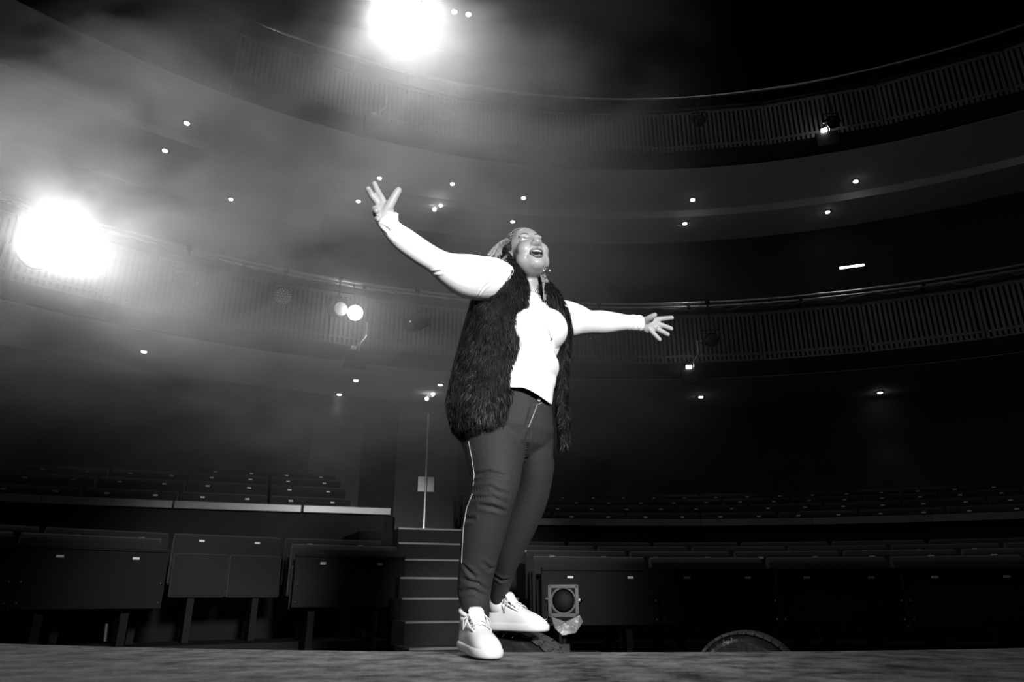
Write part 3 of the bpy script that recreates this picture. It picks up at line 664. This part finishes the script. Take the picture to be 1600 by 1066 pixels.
# eyes, mouth, ears
for s in (-1, 1):
    ec_ = HSf(s * 0.030, 0.012, -0.0125)
    ey = MB().ball(ec_, 0.0115 * HS, 18, 12).build('eye', M['eye'], person, smooth=True)
    MB().ball(ec_ + fw * 0.0085 + up * 0.004, 0.0055 * HS, 12, 8).build('iris', M['iris'], ey, smooth=True)
    MB().tube([HSf(s * (0.013 + 0.008 * k), 0.0325 + [0, 0.004, 0.006, 0.005, 0.001][k], 0.0002) for k in range(5)], [0.0016, 0.0028, 0.0030, 0.0026, 0.0012], 8, flat=0.7).build('eyebrow', M['brow'], person, smooth=True)
    for sg in (1, -1):
        MB().tube([HSf(s * 0.030 + 0.0160 * math.cos(w), 0.012 + sg * 0.0080 * math.sin(w), -0.0028 + 0.0010 * math.sin(w)) for w in [math.pi * k / 8 for k in range(9)]], 0.0026, 8).build('eyelid', M['skin'], person, smooth=True)
def mo(w, a=0.0250, b=0.0165): return (a * math.cos(w), -0.066 + b * math.sin(w) * (1.0 if math.sin(w) > 0 else 1.1) + 7.0 * (a * math.cos(w)) ** 2)
lp = [mo(2 * math.pi * k / 28) for k in range(29)]
MB().tube([HSf(x, z, 0.0000) for x, z in lp], [0.0030 + 0.0018 * abs(math.sin(2 * math.pi * k / 28)) for k in range(29)], 8, caps=False).build('lips', M['lip'], person, smooth=True)
mb = MB(); c = [mo(2 * math.pi * k / 28, 0.0245, 0.0150) for k in range(28)]
mb.add([HSf(x, z, -0.010) for x, z in c] + [HSf(x * 0.7, z, -0.034) for x, z in c], [tuple(range(28, 56))[::-1]] + [(i, (i + 1) % 28, 28 + (i + 1) % 28, 28 + i) for i in range(28)])
mth = mb.build('mouth_inside', M['mouth'], person)
mb = MB()
for k in range(-4, 5):
    x = k * 0.0050; mb.box(HSf(x, -0.054 + 6.5 * x * x, -0.0035 - 0.5 * abs(x) * 0.1), (0.0056, 0.004, 0.0120), rot=HM @ Matrix.Rotation(-x * 14, 3, 'Z'))
mb.build('upper_teeth', M['teeth'], mth, bevel=0.001)
mb = MB()
for k in range(-3, 4):
    x = k * 0.0048; mb.box(HSf(x, -0.0815 + 7.0 * x * x, -0.009), (0.0050, 0.003, 0.005), rot=HM)
mb.build('lower_teeth', M['teeth'], mth, bevel=0.001)
MB().ball(HSf(0, -0.076, -0.022), 0.014, 14, 8, sc=(1.1, 1, .5), rot=HM).build('tongue', M['lip'], mth, smooth=True)
# hair: scalp rows drawn back, gathered locks, hanging locks
hr = MB(); hr.ball(H(0, -0.026, 0.034), HS, 28, 18, sc=(0.0765, 0.090, 0.0855), rot=HM)
hair = fuse(hr, 'hair', M['hair'], person, 0.004, 1)
mb = MB()
for k in range(17):
    a0 = math.pi * (k + 0.5) / 17; pts = []
    for j in range(8):
        ph = 0.30 + j * 0.28; x = 0.0775 * math.cos(a0) * math.sin(1.15 + 0 * ph); 
        yy = 0.062 - j * 0.022; rr = math.sqrt(max(0.02, 1 - ((yy + 0.026) / 0.0905) ** 2)); pts.append(H(0.0775 * math.cos(a0) * rr, yy, 0.034 + 0.0865 * math.sin(a0) * rr - 0.0))
    mb.tube(pts, 0.0042, 7)
mb.build('cornrow', M['lock'], hair, smooth=True)
rl = random.Random(3)
for base, tip, cnt, rr in (((799, 376, 2.70), (772, 402, 2.60), 12, 0.0065), ((847, 428, 2.70), (861, 462, 2.665), 9, 0.0048), ((800, 392, 2.72), (786, 414, 2.58), 8, 0.006)):
    for k in range(cnt):
        q_ = k / (cnt - 1) - 0.5; u0, v0, Y0 = base; u1, v1, Y1 = tip; pts = []
        if cnt == 12: c1 = (u0 - 16 - 10 * q_, v0 - 2 + 10 * q_); e1 = (u1 + 22 * q_, v1 + 5 * rl.uniform(-1, 1))
        elif cnt == 9: c1 = (u0 + 6 + 8 * q_, v0 + 12); e1 = (u1 + 18 * q_ - 2, v1 + rl.uniform(-8, 8))
        else: c1 = (u0 - 8, v0 + 8); e1 = (u1 + 14 * q_, v1 + rl.uniform(-5, 5))
        for j in range(7):
            t_ = j / 6; pts.append(P((1 - t_) ** 2 * (u0 + 5 * q_) + 2 * t_ * (1 - t_) * c1[0] + t_ * t_ * e1[0] + rl.uniform(-.4, .4), (1 - t_) ** 2 * v0 + 2 * t_ * (1 - t_) * c1[1] + t_ * t_ * e1[1], Y0 + (Y1 - Y0) * t_ + 0.03 * q_))
        MB().tube(pts, [rr * (1 - 0.35 * j / 6) for j in range(7)], 8).build('hair_lock', M['lock'], hair, smooth=True)
mb = MB(); ec = P(854.5, 423, 2.66)
mb.tube([ec + Vector((0.004 * math.sin(w), 0.010 * math.sin(w), 0.016 * math.cos(w))) + Vector((0.010 * math.sin(w), 0, 0)) for w in [2 * math.pi * k / 24 for k in range(25)]], 0.0024, 6, caps=False).build('hoop_earring', M['silver'], person, smooth=True)

# --- blouse
T = MB()
limb(T, spans([(462, 800, 858, 2.75, 0.06), (478, 775, 876, 2.75, 0.09), (500, 760, 879, 2.75, 0.115), (530, 758, 878, 2.75, 0.125), (556, 760, 868, 2.75, 0.12), (585, 762, 870, 2.75, 0.14), (604, 762, 866, 2.75, 0.155), (620, 764, 864, 2.75, 0.155), (638, 766, 862, 2.75, 0.152)]), 32, dome=False)
T.ball(P(853, 516, 2.70), 1.0, 24, 16, sc=(0.090, 0.115, 0.088)); T.ball(P(818, 517, 2.685), 1.0, 24, 16, sc=(0.088, 0.115, 0.088)); T.ball(P(832, 575, 2.74), 1.0, 24, 16, sc=(0.11, 0.155, 0.085)); T.ball(P(832, 545, 2.72), 1.0, 24, 16, sc=(0.095, 0.13, 0.08))
wr = [0, 1.5, -0.6, 1.2, -0.8, 1.0, 0]
limb(T, [(603.5, 339, 2.33, 20.5, 0.031), (606, 346, 2.331, 17.4, 0.029), (609.5, 354, 2.333, 15.5, 0.029), (619, 365, 2.336, 17.5, 0.032), (632, 375.5, 2.34, 19.5, 0.036), (659, 395, 2.35, 20, 0.042), (682, 409, 2.37, 20.5, 0.046), (702, 421, 2.40, 27, 0.055), (725, 430, 2.45, 34, 0.065), (746, 434.5, 2.52, 35, 0.07), (776, 440, 2.63, 34, 0.075), (805, 470, 2.74, 30, 0.07)], 24, dome='end')
limb(T, [(1001.5, 505.4, 3.143, 13.0, 0.035), (998, 505.3, 3.137, 13.4, 0.036), (994, 505, 3.127, 12.4, 0.034), (990, 504.8, 3.118, 13.4, 0.036), (985, 504.6, 3.105, 12.6, 0.035), (978, 504.5, 3.09, 12.8, 0.036), (963, 504, 3.05, 15.2, 0.042), (941, 504, 2.99, 18.8, 0.05), (920, 504, 2.925, 19.3, 0.055), (902, 501, 2.87, 25, 0.065), (885, 499, 2.82, 29, 0.07), (862, 492, 2.78, 26, 0.065)], 24, dome='end')
def hemmed(f):
    def g(co, no, o):
        co = f(co, no, o); w = co - np.array(EYE); dp = w[:, 1] * math.cos(PITCH) + w[:, 2] * math.sin(PITCH); u = 800 + FPX * w[:, 0] / dp; v = 533 - FPX * (w[:, 2] * math.cos(PITCH) - w[:, 1] * math.sin(PITCH)) / dp
        line = 605 + 27 * np.clip((u - 815) / 45, 0, 1) ** 1.4; over = np.where((np.abs(u - 815) < 75) & (v > line), v - line, 0)
        co[:, 2] += over * 0.93 * dp / FPX * 1.05
        dd = -((u - 587) * 0.640 + (v - 350) * 0.768); near = (u < 628) & (v < 362) & (dd > 0)          # the right cuff ends on a slant
        k = np.where(near, dd, 0) * dp / FPX; co[:, 0] += k * 0.64; co[:, 2] -= k * 0.72; return co
    return g
blouse = fuse(T, 'blouse', M['blouse'], person, 0.0045, 9, hemmed(creases([[(596, 352), (606, 358), (612, 372)], [(602, 356), (612, 362), (617, 376)], [(612, 352), (618, 362), (621, 376)], [(673, 427), (690, 424), (700, 412)],
    [(984, 494), (987, 506), (983, 516)], [(990, 494), (994, 506), (990, 518)], [(996, 496), (999, 508), (996, 518)], [(868, 546), (850, 549), (835, 545)], [(745, 466), (757, 448), (768, 440)], [(826, 590), (838, 597), (852, 596)]], 0.0035, 0.0045)))

# --- trousers
T = MB()
limb(T, spans([(596, 760, 858, 2.765, 0.12), (612, 745, 861, 2.765, 0.135), (640, 732, 864, 2.77, 0.15), (668, 722, 866, 2.775, 0.155)]), 32, dome='end')
limb(T, spans([(655, 718, 826, 2.745, 0.125), (680, 718, 824, 2.74, 0.125), (700, 724, 821, 2.725, 0.12), (725, 730, 818, 2.705, 0.115), (752, 737, 813, 2.685, 0.105), (770, 737, 807, 2.68, 0.098), (790, 731, 801, 2.69, 0.092), (826, 721, 791, 2.72, 0.085), (865, 718, 780, 2.755, 0.072), (900, 715, 771, 2.785, 0.062), (925, 715, 767, 2.80, 0.058), (940, 718, 766, 2.80, 0.055)]), 28)
limb(T, spans([(650, 806, 864, 2.81, 0.11), (690, 806, 865.5, 2.82, 0.11), (724, 808, 866, 2.85, 0.105), (753, 808, 862, 2.88, 0.095), (787, 800, 853, 2.92, 0.085), (821, 788, 838, 2.97, 0.078), (860, 776, 819, 3.04, 0.07), (890, 769, 806, 3.11, 0.058), (919, 766, 796, 3.18, 0.05), (934, 766, 793, 3.21, 0.047)]), 28)
trousers = fuse(T, 'trousers', M['denim'], person, 0.005, 10, creases([[(742, 742), (765, 738), (795, 746)], [(738, 765), (765, 761), (800, 776)], [(737, 778), (770, 776), (798, 792)], [(736, 771), (752, 768), (775, 770), (798, 786)], [(750, 790), (770, 793), (792, 800)],
    [(728, 812), (742, 810)], [(723, 905), (745, 912), (768, 928)], [(716, 925), (740, 922), (765, 934)], [(755, 880), (766, 890), (774, 888)], [(725, 885), (745, 905)], [(772, 900), (785, 908), (798, 905)], [(826, 672), (823, 690), (820, 720)], [(830, 640), (826, 655), (822, 672)]], 0.007, 0.007))
tt = bvh(trousers)
def stitch(parent, line, r=0.0012, nm='seam_stitching', m='thread'):
    pts = []
    for (u0, v0), (u1, v1) in zip(line, line[1:]):
        for k in range(7):
            h = onto(tt, u0 + (u1 - u0) * k / 7, v0 + (v1 - v0) * k / 7, 0.0012)
            if h is not None: pts.append(h)
    if len(pts) > 2: return MB().tube(pts, r, 6).build(nm, M[m], parent, smooth=True)
stitch(trousers, [(732, 690), (737, 715), (741, 742), (739, 762)]); stitch(trousers, [(738, 772), (729, 795), (724, 825), (722, 860), (721, 884)])
stitch(trousers, [(840, 631), (835, 645), (829, 660), (825, 670)], 0.0009); stitch(trousers, [(850, 622), (846, 630), (841, 632)], 0.0008)
h = onto(tt, 842, 626, 0.002)
if h is not None: MB().lathe(h, (0.1, -1, 0.1), [(0, 0.009), (0.004, 0.009), (0.006, 0.006)], 14).build('button', M['silver'], trousers)
# ankles in dark socks
for rows in ([(742, 930, 2.80, 22, .05), (744, 950, 2.80, 21, .05), (745, 962, 2.80, 20, .05)], [(780, 926, 3.2, 13, .045), (781, 942, 3.22, 13, .045)]):
    limb(MB(), rows, 20).build('sock', M['sock'], person, smooth=True)

# --- fur vest: hide and hair
T = MB()
limb(T, spans([(404, 768, 796, 2.72, 0.05), (418, 764, 806, 2.70, 0.07), (435, 758, 819, 2.68, 0.085), (452, 748, 826, 2.67, 0.10), (480, 738, 826, 2.68, 0.125), (510, 729, 822, 2.69, 0.14), (540, 721, 817, 2.70, 0.15), (570, 713, 811, 2.71, 0.16), (600, 706, 808, 2.72, 0.17), (630, 700, 808, 2.725, 0.175), (650, 703, 805, 2.73, 0.17)]), 32, dome=True)
limb(T, [(853, 452, 2.70, 11, 0.035), (861, 464, 2.69, 13, 0.035), (874, 482, 2.70, 10.5, 0.035), (884, 500, 2.73, 5.5, 0.04), (887.5, 518, 2.745, 4.5, 0.05), (883, 545, 2.76, 6.5, 0.05), (879, 575, 2.77, 7.5, 0.05), (878, 610, 2.775, 8, 0.05), (880, 650, 2.77, 8.5, 0.045), (882, 680, 2.765, 8, 0.04), (880, 698, 2.765, 6.5, 0.035)], 20)
limb(T, [(785, 402, 2.80, 10, 0.04), (815, 428, 2.85, 16, 0.04), (850, 452, 2.80, 12, 0.04)])
vest = fuse(T, 'fur_vest', M['furbase'], person, 0.008, 4)
me = vest.data; me.calc_loop_triangles(); nt_ = len(me.loop_triangles)
tv = np.empty(nt_ * 3, dtype=np.int32); me.loop_triangles.foreach_get('vertices', tv); tv = tv.reshape(-1, 3)
co = np.empty(len(me.vertices) * 3); me.vertices.foreach_get('co', co); co = co.reshape(-1, 3)
nr = np.random.RandomState(5); A, Bv, Cv = co[tv[:, 0]], co[tv[:, 1]], co[tv[:, 2]]; fn = np.cross(Bv - A, Cv - A); ar = np.linalg.norm(fn, axis=1); fn /= ar[:, None] + 1e-12
NS = 46000; pick = nr.choice(nt_, NS, p=ar / ar.sum()); r1 = np.sqrt(nr.rand(NS, 1)); r2 = nr.rand(NS, 1)
root = A[pick] * (1 - r1) + Bv[pick] * r1 * (1 - r2) + Cv[pick] * r1 * r2; nrm = fn[pick]
# tufts: neighbouring hairs share a lean
cell = np.floor(root / 0.022).astype(int); hsh = (cell[:, 0] * 73856093 ^ cell[:, 1] * 19349663 ^ cell[:, 2] * 83492791) % 9973
tuft = np.random.RandomState(11).randn(9973, 3)[hsh]
flow = np.array([-0.10, 0.0, -1.0]) + tuft * 0.34 + nr.randn(NS, 3) * 0.16
flow -= nrm * (flow * nrm).sum(1)[:, None]; flow /= np.linalg.norm(flow, axis=1)[:, None] + 1e-9
L = (0.020 + 0.020 * nr.rand(NS, 1)); d1 = nrm * 0.55 + flow; d1 /= np.linalg.norm(d1, axis=1)[:, None]; d2 = nrm * 0.10 + flow + np.array([0, 0, -0.35]); d2 /= np.linalg.norm(d2, axis=1)[:, None]
vw = root - np.array(EYE); sdv = np.cross(d1, nrm + nr.randn(NS, 3) * 0.4); sdv /= np.linalg.norm(sdv, axis=1)[:, None] + 1e-9; wd = 0.0009
p1 = root + d1 * L * 0.5; p2 = p1 + d2 * L * 0.6
V = np.stack([root - sdv * wd, root + sdv * wd, p1 - sdv * wd * 0.9, p1 + sdv * wd * 0.9, p2], 1).reshape(-1, 3)
k5 = np.arange(NS)[:, None] * 5; tri = np.concatenate([k5 + [0, 1, 3], k5 + [0, 3, 2], k5 + [2, 3, 4]], 1).reshape(-1, 3)
fm = bpy.data.meshes.new('fur'); fm.vertices.add(len(V)); fm.vertices.foreach_set('co', V.ravel()); fm.loops.add(tri.size); fm.loops.foreach_set('vertex_index', tri.ravel().astype(np.int32))
fm.polygons.add(len(tri)); fm.polygons.foreach_set('loop_start', np.arange(0, tri.size, 3, dtype=np.int32)); fm.update(calc_edges=True); fm.materials.append(M['fur'])
fo = bpy.data.objects.new('fur', fm); COL.objects.link(fo); fo.parent = vest; fo['kind'] = 'stuff'

# --- necklace, ring
bl = bvh(blouse); bb = bvh(body)
mb = MB()
for u, v in ((838.5, 455.5), (840, 459), (842, 462.5), (844.5, 466)):
    h = onto(bb, u, v, 0.004) or onto(bl, u, v, 0.004)
    h2 = onto(bl, u, v, 0.004)
    if h2 is not None and (h2 - EYE).length < (h - EYE).length: h = h2
    mb.ball(h, 0.0055, 12, 8)
nk = mb.build('bead_necklace', M['silver'], person, smooth=True)
pts = [onto(bl, u, v, 0.002) for u, v in ((849, 480), (853, 492), (854, 505), (858, 518), (861, 530))]; pts = [p_ for p_ in pts if p_ is not None]
if len(pts) > 2: MB().tube(pts, 0.0009, 6).build('pendant_chain', M['silver'], nk, smooth=True); MB().ball(pts[-1], 0.006, 10, 8).build('pendant', M['silver'], nk)
rc = P(1026.5, 513.8, LY - 0.004); fd = (P(1035, 518.5, LY) - P(1020, 510, LY)).normalized()
a_ = fd.cross(Vector((0, 0, 1))).normalized(); b_ = fd.cross(a_)
MB().tube([rc + (a_ * math.cos(w) + b_ * math.sin(w)) * 0.0112 for w in [2 * math.pi * k / 20 for k in range(21)]], 0.0018, 6, caps=False).build('ring', M['silver'], person, smooth=True)

# --- shoes
def shoe(heel, toe, tilt, label, L=0.285, high=0.115):
    t = empty('shoe'); t.parent = person; t['label'] = label
    h = Vector(heel); d = Vector(toe) - h; yw = math.atan2(d.y, d.x)
    t.matrix_local = Matrix.Translation(h) @ Matrix.Rotation(yw, 4, 'Z') @ Matrix.Rotation(tilt, 4, 'Y')
    # stations along the foot: x, half width, centre offset
    st = [(-0.008, 0.016), (0.0, 0.030), (0.02, 0.038), (0.06, 0.040), (0.11, 0.041), (0.155, 0.047), (0.20, 0.052), (0.235, 0.050), (0.262, 0.041), (0.280, 0.026), (0.288, 0.010)]
    st = [(x * L / 0.285, w) for x, w in st]
    def ring(mb, prof, rows):
        o = len(mb.v); k = len(rows[0])
        for r_ in rows: mb.v.extend(tuple(p_) for p_ in r_)
        for i in range(len(rows) - 1):
            for j in range(k): j2 = (j + 1) % k; mb.f.append((o + i * k + j, o + i * k + j2, o + (i + 1) * k + j2, o + (i + 1) * k + j))
        mb.f.append(tuple(o + j for j in range(k))[::-1]); mb.f.append(tuple(o + (len(rows) - 1) * k + j for j in range(k)))
    outline = [(x, w) for x, w in st] + [(x, -w) for x, w in st[::-1]]
    mb = MB(); rows = []
    for z, g in ((0.0, 0.95), (0.006, 1.05), (0.028, 1.07), (0.036, 1.02)):
        rows.append([(0.14 + (x - 0.14) * (1.0 + (g - 1) * 0.5) , y * g, z) for x, y in outline])
    ring(mb, None, rows); sl = mb.build('sole', M['sole'], t); sl.modifiers.new('b', 'SUBSURF').levels = 1; sl.modifiers['b'].render_levels = 1
    for p_ in sl.data.polygons: p_.use_smooth = True
    # upper: rows of arcs from toe to heel
    U = MB(); top = lambda x: 0.058 + 0.0 * x if x > 0.25 else (0.062 + (0.25 - x) * 0.36 if x > 0.12 else 0.109 + (0.12 - x) * 0.10)
    arcs = []
    for x, w in [(-0.004, 0.020)] + st[1:-1]:
        hgt = min(top(x), high); 
        if x > 0.24: hgt = 0.062 - (x - 0.24) * 0.55
        a = []
        for k in range(13):
            g = math.pi * k / 12; e = 0.75 if x > 0.11 else 0.45
            a.append((x, w * 0.97 * (abs(math.cos(g)) ** e) * (1 if math.cos(g) > 0 else -1) * (1.0 if x > 0.1 else (1 - 0.12 * math.sin(g))), 0.028 + (hgt - 0.028) * math.sin(g) ** (0.9)))
        arcs.append(a)
    ring(U, None, [a + [(a[-1][0], a[-1][1] * 0.5, 0.02), (a[0][0], a[0][1] * 0.5, 0.02)] for a in arcs])
    up_ = U.build('upper', M['leather'], t); ss = up_.modifiers.new('b', 'SUBSURF'); ss.levels = 2; ss.render_levels = 2
    for p_ in up_.data.polygons: p_.use_smooth = True
    # padded ankle collar (a ring round the opening)
    cr = [(0.045 + 0.050 * math.cos(w), 0.036 * math.sin(w), high + 0.016 - 0.010 * math.cos(w)) for w in [2 * math.pi * k / 24 for k in range(25)]]
    MB().tube(cr, 0.008, 10, caps=False).build('collar', M['leather'], t, smooth=True)
    q1 = MB(); rows = []
    for z, g in ((high - 0.04, 1.0), (high - 0.01, 1.0), (high + 0.012, 1.02)):
        rows.append([(0.045 + (0.052 * g) * math.cos(w), 0.038 * g * math.sin(w), z - 0.010 * math.cos(w) * (z > high)) for w in [2 * math.pi * k / 24 for k in range(24)]])
    ring(q1, None, rows); q1.build('ankle_cuff', M['leather'], t, smooth=True)
    # tongue, laces, eyelet strips, seam lines
    tg = MB().tube([(0.160, 0, 0.088), (0.135, 0, 0.104), (0.112, 0, 0.122), (0.098, 0, 0.142), (0.092, 0, 0.152)], [0.020, 0.026, 0.030, 0.031, 0.024], 16, side=(0, 1, 0), flat=0.26).build('tongue', M['leather'], t, smooth=True)
    lc = []
    for i in range(4):
        x = 0.168 - 0.020 * i; z = (0.062 + (0.25 - x) * 0.36) + 0.004 + (0.003 * i)
        for s in (-1, 1):
            MB().tube([(x, s * 0.030, z - 0.008), (x - 0.003, s * 0.012, z + 0.005), (x - 0.012, -s * 0.012, z + 0.008), (x - 0.018, -s * 0.031, z - 0.002)], 0.0022, 7).build('lace', M['lace'], t, smooth=True)
    for s in (-1, 1):
        MB().tube([(0.188, s * 0.022, 0.074), (0.168, s * 0.034, 0.080), (0.14, s * 0.037, 0.092), (0.115, s * 0.038, 0.108), (0.100, s * 0.037, 0.124)], 0.003, 7).build('eyelet_strip', M['leather'], t, smooth=True)
        MB().tube([(0.10, s * 0.030, 0.132), (0.108, s * 0.050, 0.112), (0.125, s * 0.056, 0.080), (0.120, s * 0.046, 0.100), (0.104, s * 0.028, 0.134)], 0.0018, 6).build('lace', M['lace'], t, smooth=True)
    return t
sf = shoe(P(730, 1000, 2.86) * 1.0, P(770, 1022, 2.60), 0.0, 'large white lace-up shoe planted on the stage')
h0 = P(727, 1003, 2.84); h0.z = 0.018; t0 = P(768, 1028, 2.60); t0.z = 0
sf.matrix_local = Matrix.Translation(h0) @ Matrix.Rotation(math.atan2(t0.y - h0.y, t0.x - h0.x), 4, 'Z') @ Matrix.Rotation(R(3.4), 4, 'Y')
h1 = P(768, 980, 3.24); t1 = P(836, 980, 3.10)
sb_ = shoe(h1, t1, 0.0, 'white lace-up shoe resting on the tyre')
sb_.matrix_local = Matrix.Translation((h1.x, h1.y, TY1.z - 0.005)) @ Matrix.Rotation(math.atan2(t1.y - h1.y, t1.x - h1.x), 4, 'Z')

#HAZE
hz = MB(); hz.box((0.2, 7.55, 4.6), (12.6, 4.1, 7.8)); 
def haze_material():
    m = bpy.data.materials.new('stage_haze'); m.use_nodes = True; nt = m.node_tree; nt.nodes.remove(nt.nodes['Principled BSDF'])
    out = nt.nodes['Material Output']; vs = nt.nodes.new('ShaderNodeVolumeScatter'); vs.inputs['Anisotropy'].default_value = 0.55
    nt.links.new(vs.outputs[0], out.inputs['Volume'])
    tc = nt.nodes.new('ShaderNodeTexCoord'); mp = nt.nodes.new('ShaderNodeMapping'); mp.inputs['Rotation'].default_value = (0, R(-35), 0); mp.inputs['Scale'].default_value = (0.7, 1, 1.6)
    n = nt.nodes.new('ShaderNodeTexNoise'); n.inputs['Scale'].default_value = 0.95; n.inputs['Detail'].default_value = 4; n.inputs['Roughness'].default_value = 0.62; n.inputs['Distortion'].default_value = 0.7
    r = nt.nodes.new('ShaderNodeMapRange'); r.inputs[1].default_value = 0.38; r.inputs[2].default_value = 0.66; r.inputs[3].default_value = 0.004; r.inputs[4].default_value = 0.62
    nt.links.new(tc.outputs['Object'], mp.inputs[0]); nt.links.new(mp.outputs[0], n.inputs['Vector']); nt.links.new(n.outputs[0], r.inputs[0]); 
    sx = nt.nodes.new('ShaderNodeSeparateXYZ'); nt.links.new(tc.outputs['Object'], sx.inputs[0])
    g = nt.nodes.new('ShaderNodeMapRange'); g.interpolation_type = 'SMOOTHSTEP'; g.inputs[1].default_value = 0.2; g.inputs[2].default_value = 2.6; g.inputs[3].default_value = 1.0; g.inputs[4].default_value = 0.0
    nt.links.new(sx.outputs[0], g.inputs[0]); mu = nt.nodes.new('ShaderNodeMath'); mu.operation = 'MULTIPLY'; nt.links.new(r.outputs[0], mu.inputs[0]); nt.links.new(g.outputs[0], mu.inputs[1])
    def fade(src, a, b_, prev):
        f = nt.nodes.new('ShaderNodeMapRange'); f.interpolation_type = 'SMOOTHSTEP'; f.inputs[1].default_value = a; f.inputs[2].default_value = b_; f.inputs[3].default_value = 0.0 if a < b_ else 1.0; f.inputs[4].default_value = 1.0 if a < b_ else 0.0
        if a > b_: f.inputs[1].default_value, f.inputs[2].default_value = b_, a; f.inputs[3].default_value, f.inputs[4].default_value = 1.0, 0.0
        nt.links.new(src, f.inputs[0]); q = nt.nodes.new('ShaderNodeMath'); q.operation = 'MULTIPLY'; nt.links.new(prev.outputs[0], q.inputs[0]); nt.links.new(f.outputs[0], q.inputs[1]); return q
    mu = fade(sx.outputs[2], 0.9, 2.6, mu)                       # the haze hangs above the seats
    sl = nt.nodes.new('ShaderNodeMath'); sl.operation = 'MULTIPLY_ADD'; sl.inputs[1].default_value = -0.7; nt.links.new(sx.outputs[0], sl.inputs[0]); nt.links.new(sx.outputs[2], sl.inputs[2])
    mu = fade(sl.outputs[0], 9.5, 8.1, mu)                      # and thins out towards the upper corner
    nt.links.new(mu.outputs[0], vs.inputs['Density'])
    return m
tag(hz.build('haze', haze_material()), 'thin drifting stage haze lit by the two bright lamps', 'haze', kind='stuff')
